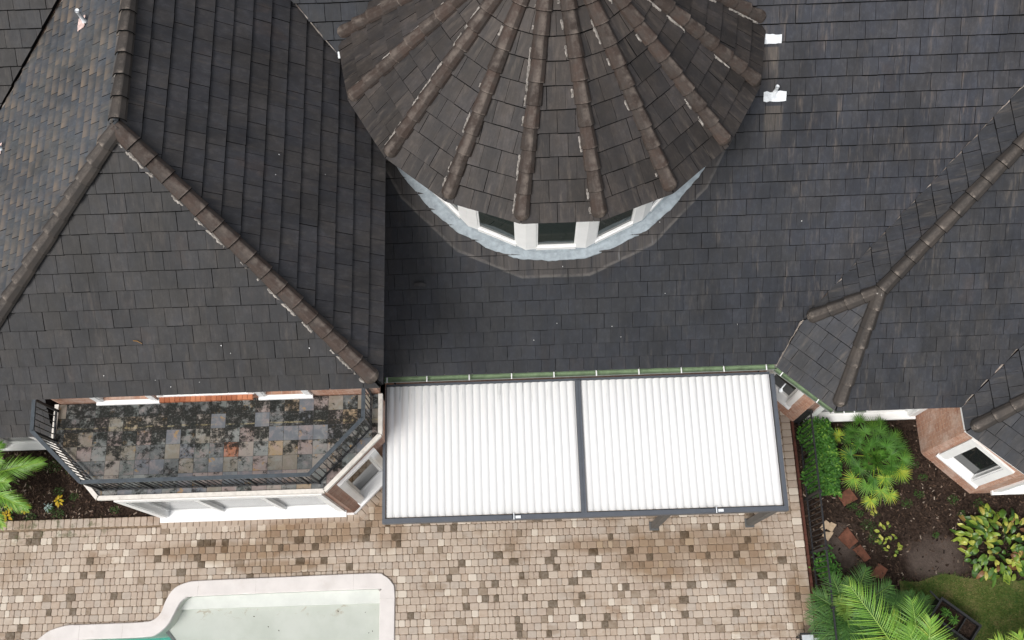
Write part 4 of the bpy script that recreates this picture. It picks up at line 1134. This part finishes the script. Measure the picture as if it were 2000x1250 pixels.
stone([(8.17, 1.24), (8.33, 1.44), (8.13, 1.60), (7.88, 1.31)], GZ, .03, 'terracotta', 'stepping_stone', 'terracotta stepping stone partly hidden by the bright feather palm frond', 'stepping stone', 'terracotta stepping stones')
stone([(6.95, 2.36), (7.13, 2.53), (7.03, 2.62), (6.87, 2.45)], GZ, .05, 'sandstone', 'paver_piece', 'upper left piece of the broken tan paver beside the fence', 'paver piece', 'pieces of broken tan paver')
stone([(7.145, 2.33), (7.27, 2.51), (7.15, 2.57), (7.01, 2.42)], GZ, .05, 'sandstone', 'paver_piece', 'upper right piece of the broken tan paver, farthest from the fence', 'paver piece', 'pieces of broken tan paver')
stone([(7.03, 2.13), (7.18, 2.33), (6.98, 2.35), (6.90, 2.27)], GZ, .05, 'sandstone', 'paver_piece', 'lower pointed piece of the broken tan paver beside the fence', 'paver piece', 'pieces of broken tan paver')

# mulch chips and debris: nobody could count them
mb = MB(); rr = random.Random(41)
def chip_at(x, y):
    t = rr.uniform(0, pi); l = rr.uniform(.012, .045); w_ = rr.uniform(.006, .016); z = GZ + rr.uniform(.002, .03); dz = rr.uniform(-.012, .012)
    c_, s_ = cos(t), sin(t)
    mb.face([(x + l*c_ - w_*s_, y + l*s_ + w_*c_, z + dz), (x - l*c_ - w_*s_, y - l*s_ + w_*c_, z - dz), (x - l*c_ + w_*s_, y - l*s_ - w_*c_, z - dz + .004), (x + l*c_ + w_*s_, y + l*s_ - w_*c_, z + dz + .004)], r=rr.random())
def bare(x, y): return ((x-9.45)/.8)**2 + ((y-1.6)/.5)**2 < 1 or ((x-7.3)/.35)**2 + ((y-1.95)/.5)**2 < 1
def in_lawn(x, y): return x > 8.55 and y < 1.2 + .06*sin(x*2.1) + .05*sin(x*5.3+1)
k = 0
while k < 11000:
    x, y = rr.uniform(6.56, 13.5), rr.uniform(-1.5, 5.0)
    if in_lawn(x, y) or (bare(x, y) and rr.random() < .85): k += 1; continue
    if x > 9.5 and y > 4.15: k += 1; continue
    chip_at(x, y); k += 1
for k in range(3000): chip_at(rr.uniform(-13.5, -8.8), rr.uniform(3.24, 4.95))
tag(mb.build('bark_mulch', M['chips']), 'dark brown bark mulch scattered over the garden beds', 'mulch', kind='stuff')

# lawn
lp = [(-60, -4.7), (8.55, -4.7)] + [(8.55 + .25*k, 1.2 + .06*sin((8.55+.25*k)*2.1) + .05*sin((8.55+.25*k)*5.3+1)) for k in range(0, 26)] + [(60, 1.2), (60, -40), (-60, -40)]
lm = NT('thin_lawn_soil'); n = lm.noise(lm.scale(lm.pos(), (3, 3, 3)), 1., 5, .7)
lm.done(lm.ramp(n, [(.3, (.045, .075, .015)), (.5, (.085, .105, .03)), (.7, (.16, .135, .06))]), .95, .1)
structure(sheet('lawn', lp, [], GZ + .006, lm.mat))
mb = MB(); rr = random.Random(5)
for k in range(26000):
    x, y = rr.uniform(8.5, 12.6), rr.uniform(-.9, 1.36)
    if not in_lawn(x, y + rr.gauss(0, .04)): continue
    t = rr.uniform(0, 2*pi); l = rr.uniform(.035, .085); lean = rr.uniform(.3, 1.0) * l; w_ = .005
    c_, s_ = cos(t), sin(t)
    patch = .5 + .5*sin(x*1.9 + 1.5*sin(y*2.3)) * cos(y*2.7 + x)
    r = min(1, max(0, .12 + .62*patch + rr.gauss(0, .22)))
    mb.face([(x - w_*s_, y + w_*c_, GZ), (x + w_*s_, y - w_*c_, GZ), (x + lean*c_, y + lean*s_, GZ + l*.8)], r=r)
tag(mb.build('lawn_grass', M['grass']), 'short patchy green and straw coloured grass in the lower right corner', 'grass', kind='stuff')

# ------------------------------------------------------------------ plants
def blade(mb, p, d, L, w, droop=.3, up=(0, 0, 1), n=4, r=.5, fold=.0, prof=None, twist=0.):
    """one leaf blade as a narrow strip that droops toward its tip"""
    p = Vector(p); d = Vector(d).normalized(); up = Vector(up)
    sd = d.cross(up)
    if sd.length < 1e-3: sd = d.cross(Vector((1, .3, 0)))
    sd.normalize(); nn = sd.cross(d)
    if twist: sd = (sd*cos(twist) + nn*sin(twist))
    prev = None
    for i in range(n+1):
        t = i/n
        c_ = p + d*(L*t*(1 - .12*droop*t)) + Vector((0, 0, -1))*(droop*L*t*t)
        ww = w * (prof(t) if prof else (1 - t)**.7 * min(1, .45 + 3*t)) * .5
        if i == n: ww = w*.02
        cur = [c_ - sd*ww, c_ + nn*(-fold*ww), c_ + sd*ww] if fold else [c_ - sd*ww, c_ + sd*ww]
        if prev:
            m = len(cur)
            for k in range(m-1):
                mb.face([prev[k], prev[k+1], cur[k+1], cur[k]], lo=[(k/(m-1), (i-1)/n), ((k+1)/(m-1), (i-1)/n), ((k+1)/(m-1), i/n), (k/(m-1), i/n)], r=r)
        prev = cur

def fan_frond(base, az, el, pet, R, rr, r0, tiltd=.35):
    mb = MB(); base = Vector(base)
    d = Vector((cos(az)*cos(el), sin(az)*cos(el), sin(el)))
    hub = base + d*pet + Vector((0, 0, -.10*pet))
    mb.tube([base, base + d*pet*.5, hub], [.012, .010, .007], 5, r=min(1, r0+.1))
    d2 = (d + Vector((0, 0, -tiltd))).normalized()
    sd = d2.cross(Vector((0, 0, 1))).normalized(); nn = sd.cross(d2)
    N = 24; roll = rr.uniform(-.35, .35)
    for k in range(N):
        a = radians(-140 + 280*k/(N-1)) + rr.uniform(-.04, .04)
        dd = d2*cos(a) + sd*sin(a) + nn*(.20 + .12*cos(a) + roll*sin(a))
        L = R*(.70 + .32*cos(a*.55))*rr.uniform(.85, 1.1)
        blade(mb, hub, dd, L, .021, rr.uniform(.05, .28), nn, 4, min(1, max(0, r0 + rr.gauss(0, .10))), .35, prof=lambda t: .6 + .9*t if t < .45 else 1.85*(1-t))
    return mb
fp = tag(empty('fan_palm', (8.22, 3.97, -.05)), 'bushy green fan palm with yellow lower fans growing between fence hedge and brick corner', 'palm')
mb = MB(); mb.tube([(8.22, 3.97, -.08), (8.20, 3.98, .25), (8.22, 3.97, .5)], [.10, .09, .07], 10); adopt(mb.build('trunk', M['trunk']), fp)
rr = random.Random(12)
for n_, el0, pet0, R0, ph in ((5, 68, .28, .28, .4), (9, 45, .44, .33, .1), (11, 20, .62, .33, .35), (10, -2, .70, .32, 0.)):
    for k in range(n_):
        az = ph + 2*pi*k/n_ + rr.uniform(-.22, .22)
        low = el0 < 25 and sin(az) < .35
        r0 = rr.uniform(.12, .62)
        if low and rr.random() < .5: r0 = rr.uniform(.74, .95)
        adopt(fan_frond((8.22, 3.97, .50), az, radians(el0 + rr.uniform(-8, 8)), pet0*rr.uniform(.85, 1.12), R0*rr.uniform(.9, 1.1), rr, r0).build('frond', M['fan_leaf']), fp)
for az, pet, r0 in ((-1.74, .98, .93), (-1.22, .90, .85), (2.45, .92, .9), (1.75, .95, .4), (1.2, .9, .35)):
    adopt(fan_frond((8.22, 3.97, .42), az, -.10, pet, .26, rr, r0).build('frond', M['fan_leaf']), fp)

def feather_frond(base, az, el, L, g_, rr, r0, ll=.42, n=46, lw=.026, vee=.5, bend=0., start=.12, fwd=.9):
    mb = MB(); base = Vector(base); pts = []
    for i in range(15):
        t = i/14; a = az + bend*t*t
        pts.append(base + Vector((cos(a)*cos(el)*L*t, sin(a)*cos(el)*L*t, L*(sin(el)*t - g_*t*t))))
    mb.tube(pts, [.022*(1 - .85*i/14) + .002 for i in range(15)], 5, r=.75)
    for i in range(n):
        t = start + (1-start)*(i+.5)/n
        f = t*14; k = min(13, int(f)); p = pts[k].lerp(pts[k+1], f-k); d = (pts[k+1]-pts[k]).normalized()
        sd = d.cross(Vector((0, 0, 1))).normalized(); up = sd.cross(d)
        pl = ll*(.45 + 1.1*sin(pi*min(1, t*.9 + .12))**.8)*.68
        for s_ in (-1, 1):
            fw = fwd*(.55 + .9*t*t) + rr.uniform(-.12, .12)
            dd = sd*s_ + d*fw + up*(vee*rr.uniform(.5, 1.3))
            blade(mb, p, dd, pl*rr.uniform(.85, 1.1), lw, rr.uniform(.25, .6), up, 4, min(1, max(0, r0 + rr.gauss(0, .13))), .3, prof=lambda t: min(1, .5+2*t) if t < .35 else (1-t)/.65 + .05)
    return mb
def palm(name, base, label, fronds, mat, trunk_r=.12, seed=1):
    o = tag(empty(name, (base[0], base[1], -.05)), label, 'palm')
    mb = MB(); mb.tube([(base[0], base[1], -.1), (base[0]+.02, base[1], base[2]*.5), base], [trunk_r*1.15, trunk_r, trunk_r*.8], 10); adopt(mb.build('trunk', M['trunk']), o)
    rr = random.Random(seed)
    for kw in fronds: adopt(feather_frond(base, rr=rr, **kw).build('frond', M[kw.pop('mat', mat)] if False else M[mat]), o)
    return o
def fr(az, L=2.3, el=40, g_=.45, r0=.55, **k): return dict(az=radians(az), L=L, el=radians(el), g_=g_, r0=r0, **k)
palm('feather_palm', (8.25, -1.05, 1.0), 'bright green feather palm with long arching fronds at the bottom edge', [
    fr(123, 2.75, 26, .24, .62, ll=.80, n=44, lw=.022), fr(108, 1.75, 30, .3, .7, ll=.7, n=36, lw=.020), fr(92, 2.1, 34, .3, .45, ll=.72, n=36, lw=.020), fr(80, 1.9, 44, .36, .66, ll=.74, n=38, lw=.024), fr(150, 2.0, 34, .36, .55, ll=.68, n=36, lw=.022), fr(103, 2.0, 52, .48, .5, ll=.68, n=36, lw=.022), fr(136, 1.7, 60, .5, .7, ll=.62, n=34, lw=.022),
    fr(172, 2.0, 38, .5, .5, ll=.5), fr(200, 2.0, 40, .5), fr(245, 2.0, 40, .5), fr(290, 2.0, 40, .5), fr(330, 1.8, 40, .5), fr(20, 1.4, 35, .5, .4), fr(56, 1.5, 44, .45, .5, ll=.5)], 'frond_leaf', .13, 3)
palm('feather_palm', (10.75, -1.15, .7), 'yellow green feather palm in the lower right corner beside the black planter', [
    fr(128, 1.75, 45, .45, .82, ll=.60, n=36, lw=.020), fr(104, 1.65, 48, .45, .85, ll=.60, n=36, lw=.020), fr(78, 1.7, 45, .45, .75, ll=.5), fr(150, 1.7, 40, .45, .7), fr(48, 1.7, 42, .5, .7), fr(15, 1.7, 42, .5), fr(190, 1.6, 42, .5), fr(240, 1.6, 42, .5), fr(300, 1.6, 42, .5)], 'frond_leaf', .11, 4)
palm('sago_palm', (6.92, .45, .95), 'dark green palm with short stiff fronds leaning over the fence', [
    fr(145, .85, 20, .35, .45, ll=.50, n=25, lw=.019, vee=.8), fr(108, 1.05, 34, .35, .4, ll=.46, n=25, lw=.019), fr(84, 1.0, 40, .35, .6, ll=.36, n=25, lw=.019), fr(62, 1.25, 28, .3, .35, ll=.50, n=25, lw=.019), fr(170, .8, 15, .35, .3, ll=.50, n=25, lw=.019), fr(195, .85, 20, .4, .3, ll=.50, n=24, lw=.019), fr(220, .9, 25, .4, .35, ll=.50, n=24, lw=.019),
    fr(30, 1.3, 24, .3, .35, ll=.50, n=26, lw=.019), fr(244, .95, 28, .4, .3, ll=.4), fr(270, 1.0, 30, .45, .3), fr(310, 1.0, 30, .45, .3), fr(350, 1.2, 28, .4, .35, ll=.4), fr(122, .7, 55, .4, .85, ll=.32, n=28), fr(95, .65, 60, .4, .95, ll=.32, n=26), fr(8, 1.3, 22, .3, .3, ll=.50, n=26, lw=.019)], 'frond_dark', .12, 5)
palm('dark_feather_palm', (8.55, .25, .40), 'low dark green palm tucked behind the bright feather palm fronds', [
    fr(95, .85, 40, .4, .4, ll=.42, n=26, lw=.018), fr(60, .75, 32, .35, .35, ll=.42, n=26, lw=.018), fr(128, .95, 36, .4, .35, ll=.42), fr(200, .8, 35, .4, .3), fr(280, .7, 35, .4, .3)], 'frond_dark', .10, 6)
palm('feather_palm', (-12.85, 4.02, .95), 'bushy green feather palm at the left edge under the low eave', [
    fr(12, 1.95, 28, .34, .45, ll=.50, n=60, fwd=1.5, lw=.017), fr(-26, 1.75, 26, .34, .5, ll=.44, n=60, fwd=1.5, lw=.022), fr(-50, 1.6, 30, .4, .6, ll=.42, n=54, fwd=1.4, lw=.022), fr(48, 1.4, 40, .4, .25, ll=.42, n=50, fwd=1.4), fr(-80, 1.3, 40, .4, .55, ll=.38), fr(-7, 1.45, 44, .4, .55, ll=.46, n=50, lw=.018), fr(75, 1.2, 45, .4, .35), fr(150, 1.4, 40, .4), fr(200, 1.4, 40, .4), fr(250, 1.4, 40, .4), fr(-38, 1.1, 55, .4, .6, ll=.4, n=44), fr(28, 1.3, 46, .4, .4, ll=.4, n=44)], 'frond_leaf', .12, 7)

# hedge along the fence
def leaf_cloud(name, mat, region, count, size, rr, parent=None):
    mb = MB()
    for k in range(count):
        p = region(rr); t = rr.uniform(0, 2*pi); el = rr.uniform(-.3, .9)
        d = Vector((cos(t)*cos(el), sin(t)*cos(el), sin(el)*.6)); s_ = size*rr.uniform(.6, 1.25)
        blade(mb, p, d, s_, s_*.55, .2, (0, 0, 1), 2, min(1, max(0, .45 + .25*(p[2] - .4) + rr.gauss(0, .22))), .2, prof=lambda t: 1.0 if 0 < t < 1 else .25)
    return mb.build(name, M[mat], parent)
def hedge_reg(rr):
    while True:
        y = rr.uniform(3.15, 4.95); f = (y - 3.15)/1.8
        cx = 7.06 - .03*f + .05*sin(y*5); hw = (.40 + .05*sin(y*7+1)) * (1 - .12*f); a = rr.uniform(-1, 1); top = (.62 + .12*sin(y*6)*cos(a*3)) * sqrt(max(0, 1 - abs(a)**2.5))
        if min(y-3.15, 4.95-y) < .12 and rr.random() < .5: continue
        z = top * (rr.random()**.35)
        if rr.random() < .35 and sin(y*11 + a*7) > .3: continue
        return (cx + a*hw, y, GZ + .06 + z)
hg = tag(empty('hedge', (7.06, 4.05, -.07)), 'dense low green hedge of small leaves inside the iron fence', 'hedge')
adopt(leaf_cloud('foliage', 'hedge_leaf', hedge_reg, 4200, .075, random.Random(6)), hg)
mb = MB(); rr = random.Random(2)
for k in range(30):
    y = 3.25 + k*.056; x = 7.06 + rr.uniform(-.25, .25); mb.tube([(x, y, GZ), (x + rr.uniform(-.06, .06), y + rr.uniform(-.06, .06), .4)], [.008, .004], 5)
adopt(mb.build('stem', M['trunk']), hg)
s_reg = lambda rr: (6.85 + rr.gauss(0, .12), 1.52 + rr.gauss(0, .16), GZ + rr.uniform(.05, .5))
o = leaf_cloud('shrub', 'hedge_leaf', s_reg, 420, .08, random.Random(61)); tag(o, 'small bright green shrub against the fence beside the dark palm', 'shrub')

# broad leaved clump
def broad_clump(name, cx, cy, rx, ry, n, label, cat, mat, L=(.30, .46), W=.105, seed=1, group=None, h=.35, keep=None):
    o = tag(empty(name, (cx, cy, GZ)), label, cat, group); rr = random.Random(seed); mb = MB(); st_ = MB()
    for k in range(n):
        a = rr.uniform(0, 2*pi); q = sqrt(rr.random()); x = cx + rx*q*cos(a); y = cy + ry*q*sin(a)
        az = a + rr.gauss(0, .7) if q > .35 else rr.uniform(0, 2*pi)
        l = rr.uniform(*L); el = rr.uniform(.15, 1.0) * (1.15 - .5*q); hh = h*rr.uniform(.35, 1.)*(1.1 - .45*q)
        st_.tube([(x, y, GZ), (x + cos(az)*.04, y + sin(az)*.04, GZ + hh)], [.006, .005], 4)
        rv = min(.88, max(0, rr.gauss(.48, .28)))
        if rr.random() < .13: rv = rr.uniform(.9, 1)
        blade(mb, (x + cos(az)*.04, y + sin(az)*.04, GZ + hh), (cos(az)*cos(el), sin(az)*cos(el), sin(el)), l, W*rr.uniform(.75, 1.2), rr.uniform(.45, .95), (0, 0, 1), 6, rv, .30, prof=lambda t: sin(pi*min(1, (t*.92+.06)))**.8, twist=rr.gauss(0, .35))
    adopt(mb.build('leaf', M[mat], None, True), o); o.children[0].name = 'foliage'
    adopt(st_.build('stem', M['weed_leaf']), o)
    return o
broad_clump('cast_iron_plant', 10.90, 1.92, .80, .72, 215, 'large clump of broad glossy green and yellow leaves with brown scorched ones', 'plant', 'broad_leaf', (.20, .33), .115, 3)
broad_clump('young_plant', 8.20, 2.62, .14, .10, 7, 'few thin yellow leaves, topmost of the small plants in the mulch', 'plant', 'croton_leaf', (.10, .20), .045, 4, 'small yellow green plants', .08)
broad_clump('young_plant', 8.36, 2.27, .16, .17, 11, 'sparse yellow green plant, broadest leaves of the small ones in the mulch', 'plant', 'croton_leaf', (.12, .20), .075, 5, 'small yellow green plants', .10)
broad_clump('young_plant', 8.52, 1.97, .15, .16, 8, 'low yellow leafed plant nearest the bare grey soil patch', 'plant', 'croton_leaf', (.10, .18), .07, 6, 'small yellow green plants', .08)
broad_clump('young_plant', 8.22, 1.92, .10, .12, 6, 'tiny yellow green plant beside the terracotta stepping stones', 'plant', 'croton_leaf', (.09, .15), .055, 8, 'small yellow green plants', .07)
# flowers of the left bed
def flower(cx, cy, n, label, seed, cat='flower', group='yellow flowering plants', mat='yellow_leaf', L=(.09, .15), W=.06):
    o = tag(empty('flowering_plant' if mat == 'yellow_leaf' else 'silver_plant', (cx, cy, GZ)), label, cat, group)
    rr = random.Random(seed); mb = MB(); lf = MB()
    for k in range(n):
        a = k*2.4 + rr.uniform(-.3, .3); q = rr.uniform(.0, .07)
        blade(mb, (cx + q*cos(a), cy + q*sin(a), GZ + .16), (cos(a), sin(a), rr.uniform(.2, .8)), rr.uniform(*L), W*rr.uniform(.7, 1.2), rr.uniform(.4, .8), (0, 0, 1), 4, rr.random(), .2, prof=lambda t: sin(pi*min(1, t*.9+.08)))
    for k in range(n):
        a = rr.uniform(0, 6.28); blade(lf, (cx, cy, GZ + .02), (cos(a), sin(a), .7), rr.uniform(.1, .2), .04, .5, (0, 0, 1), 3, rr.random(), .2)
    adopt(mb.build('petal' if mat == 'yellow_leaf' else 'foliage', M[mat]), o); adopt(lf.build('leaf', M['weed_leaf']), o)
flower(-11.22, 3.66, 9, 'lone yellow flowering plant in dark soil left of the bay', 1)
flower(-12.02, 3.50, 9, 'yellow flowering plant beside the left palm, right of two', 2)
flower(-12.36, 3.58, 12, 'yellow flowering plant under the left palm fronds', 3)
flower(-12.42, 3.34, 10, 'yellow flowering plant lowest by the left edge', 4)
flower(-11.46, 3.50, 22, 'small silvery blue plant between the yellow flowers and the paving', 5, 'plant', None, 'silver_leaf', (.05, .12), .022)
# weeds
weeds = [(-11.24, 3.34, .16), (-11.9, 3.30, .14), (-11.3, 3.9, .13), (-10.9, 3.75, .12), (-11.5, 4.5, .22), (-11.0, 4.4, .2), (7.69, 2.92, .14), (9.0, 2.95, .14), (9.3, 3.15, .13), (9.46, 3.55, .12), (9.3, 3.85, .12), (10.08, 3.0, .13), (10.69, 2.9, .14), (8.0, 2.45, .2), (8.1, 2.15, .16), (9.56, 2.19, .10), (10.25, 2.65, .1), (7.85, 2.75, .1), (-9.9, 3.4, .12), (-10.4, 3.9, .12)]
mb = MB(); rr = random.Random(17)
for (x, y, s_) in weeds:
    for k in range(int(90*s_/.14)):
        a = rr.uniform(0, 6.28); q = s_*rr.random()**.6; b_ = rr.uniform(0, 6.28)
        blade(mb, (x + q*cos(a), y + q*sin(a)*.8, GZ + rr.uniform(.01, .06)), (cos(b_), sin(b_), rr.uniform(.2, 1)), rr.uniform(.02, .055), rr.uniform(.010, .022), .4, (0, 0, 1), 2, rr.random(), .2)
tag(mb.build('weeds', M['weed_leaf']), 'small green weeds sprouting in patches from the garden soil', 'weeds', kind='stuff')

# black planter with two compartments
pl = tag(empty('planter', (9.62, .30, GZ)), 'black rectangular planter with a divider standing on the lawn', 'planter')
pa, pb = Vector((9.31, .76)), Vector((10.08, .13)); e = (pb-pa).normalized(); nn = Vector((e.y, -e.x)); Lp = (pb-pa).length; Wp = .47
def pq(u, v, z): q = pa + e*u + nn*v; return (q.x, q.y, z)
mb = MB(); th = .025
def slab(u0, u1, v0, v1, z0, z1, M_):
    M_.idx([pq(u0, v0, z0), pq(u1, v0, z0), pq(u1, v1, z0), pq(u0, v1, z0), pq(u0, v0, z1), pq(u1, v0, z1), pq(u1, v1, z1), pq(u0, v1, z1)], [(3, 2, 1, 0), (4, 5, 6, 7), (0, 1, 5, 4), (1, 2, 6, 5), (2, 3, 7, 6), (3, 0, 4, 7)])
slab(0, Lp, 0, th, GZ, .34, mb); slab(0, Lp, Wp-th, Wp, GZ, .34, mb); slab(0, th, th, Wp-th, GZ, .338, mb); slab(Lp-th, Lp, th, Wp-th, GZ, .338, mb)
slab(-.015, Lp+.015, -.018, .032, .341, .36, mb); slab(-.015, Lp+.015, Wp-.032, Wp+.018, .341, .36, mb); slab(-.015, .03, .033, Wp-.033, .341, .36, mb); slab(Lp-.03, Lp+.015, .033, Wp-.033, .341, .36, mb)
adopt(mb.build('box', M['plastic']), pl)
mb = MB(); slab(Lp*.66-.01, Lp*.66+.01, .026, Wp-.026, .2, .335, mb); adopt(mb.build('divider', M['plastic']), pl)
mb = MB(); slab(.026, Lp-.026, .026, Wp-.026, 0., .2, mb); adopt(mb.build('potting_soil', M['soil']), pl)
mb = MB(); mb.bar(pq(-.28, .02, .30), pq(0., .08, .33), .035, .03); adopt(mb.build('handle', M['plastic']), pl)
rr = random.Random(23)
for (u, v, lab) in ((.24, .20, 'bright green leafy seedling in the planter, nearest its handle'), (.46, .24, 'bright green leafy seedling in the planter, beside the divider')):
    mb = MB(); c_ = pq(u, v, .2)
    for k in range(60):
        a = rr.uniform(0, 6.28); h_ = rr.uniform(.0, .2); q = .05*rr.random()
        blade(mb, (c_[0] + q*cos(a), c_[1] + q*sin(a), .2 + h_), (cos(a), sin(a), rr.uniform(.1, .7)), rr.uniform(.06, .13), .022, .5, (0, 0, 1), 3, min(1, .35 + rr.random()*.5), .3)
    tag(mb.build('seedling', M['hedge_leaf']), lab, 'plant', 'seedlings in the black planter')

# grey lounger at the bottom edge of the patio
lg = tag(empty('sun_lounger', (6.28, -.6, 0)), 'grey sling lounger with dark frame at the bottom edge beside the fence', 'lounger')
mb = MB()
for x in (6.02, 6.56): mb.bar((x, -1.6, .34), (x, .06, .36), .04, .04)
mb.bar((6.02, .08, .36), (6.56, .08, .36), .04, .04); mb.bar((6.04, -1.6, .34), (6.54, -1.6, .34), .035, .035); mb.bar((6.04, -.05, .375), (6.54, -.05, .375), .03, .03)
adopt(mb.build('frame', M['black']), lg)
for x in (6.03, 6.55):
    for y in (-1.5, .0): mb = MB(); mb.box((x-.02, y-.02, 0.), (x+.02, y+.02, .34)); adopt(mb.build('leg', M['black']), lg)
mb = MB(); mb.box((6.05, -1.55, .372), (6.30, .055, .392)); mb.box((6.32, -1.55, .372), (6.45, -.02, .392)); adopt(mb.build('sling', M['seat_grey']), lg)

# twig on the left hip
mb = MB(); q = s_ls.at(-6.72, 5.28, .075); mb.tube([q, q + Vector((.07, -.01, .0)), q + Vector((.15, -.05, -.03))], [.006, .008, .004], 5)
tag(mb.build('twig', plain('orange_dry_twig', (.36, .20, .07), .8, .2)), 'short dry orange twig lying on the front left roof slope', 'twig')
# bird droppings
mb = MB(); rr = random.Random(19)
for k in range(20):
    if k < 7: sl, x, y = s_ls, rr.uniform(-9, -3.2), rr.uniform(4.5, 5.2)
    elif k < 10: sl, x, y = s_le, rr.uniform(-4.5, -2.6), rr.uniform(7, 10)
    else: sl, x, y = s_main, rr.uniform(-1, 6), rr.uniform(6, 9)
    s_ = rr.uniform(.005, .010); c_ = sl.at(x, y, .070); pts = [c_ + sl.U*(s_*cos(t*pi/3)*rr.uniform(.7, 1.3)) + sl.V*(s_*sin(t*pi/3)*rr.uniform(.7, 1.6)) for t in range(6)]
    mb.face(pts)
tag(mb.build('bird_droppings', M['white']), 'tiny pale bird droppings specked over the roof tiles', 'droppings', kind='stuff')
bpy.context.view_layer.update()
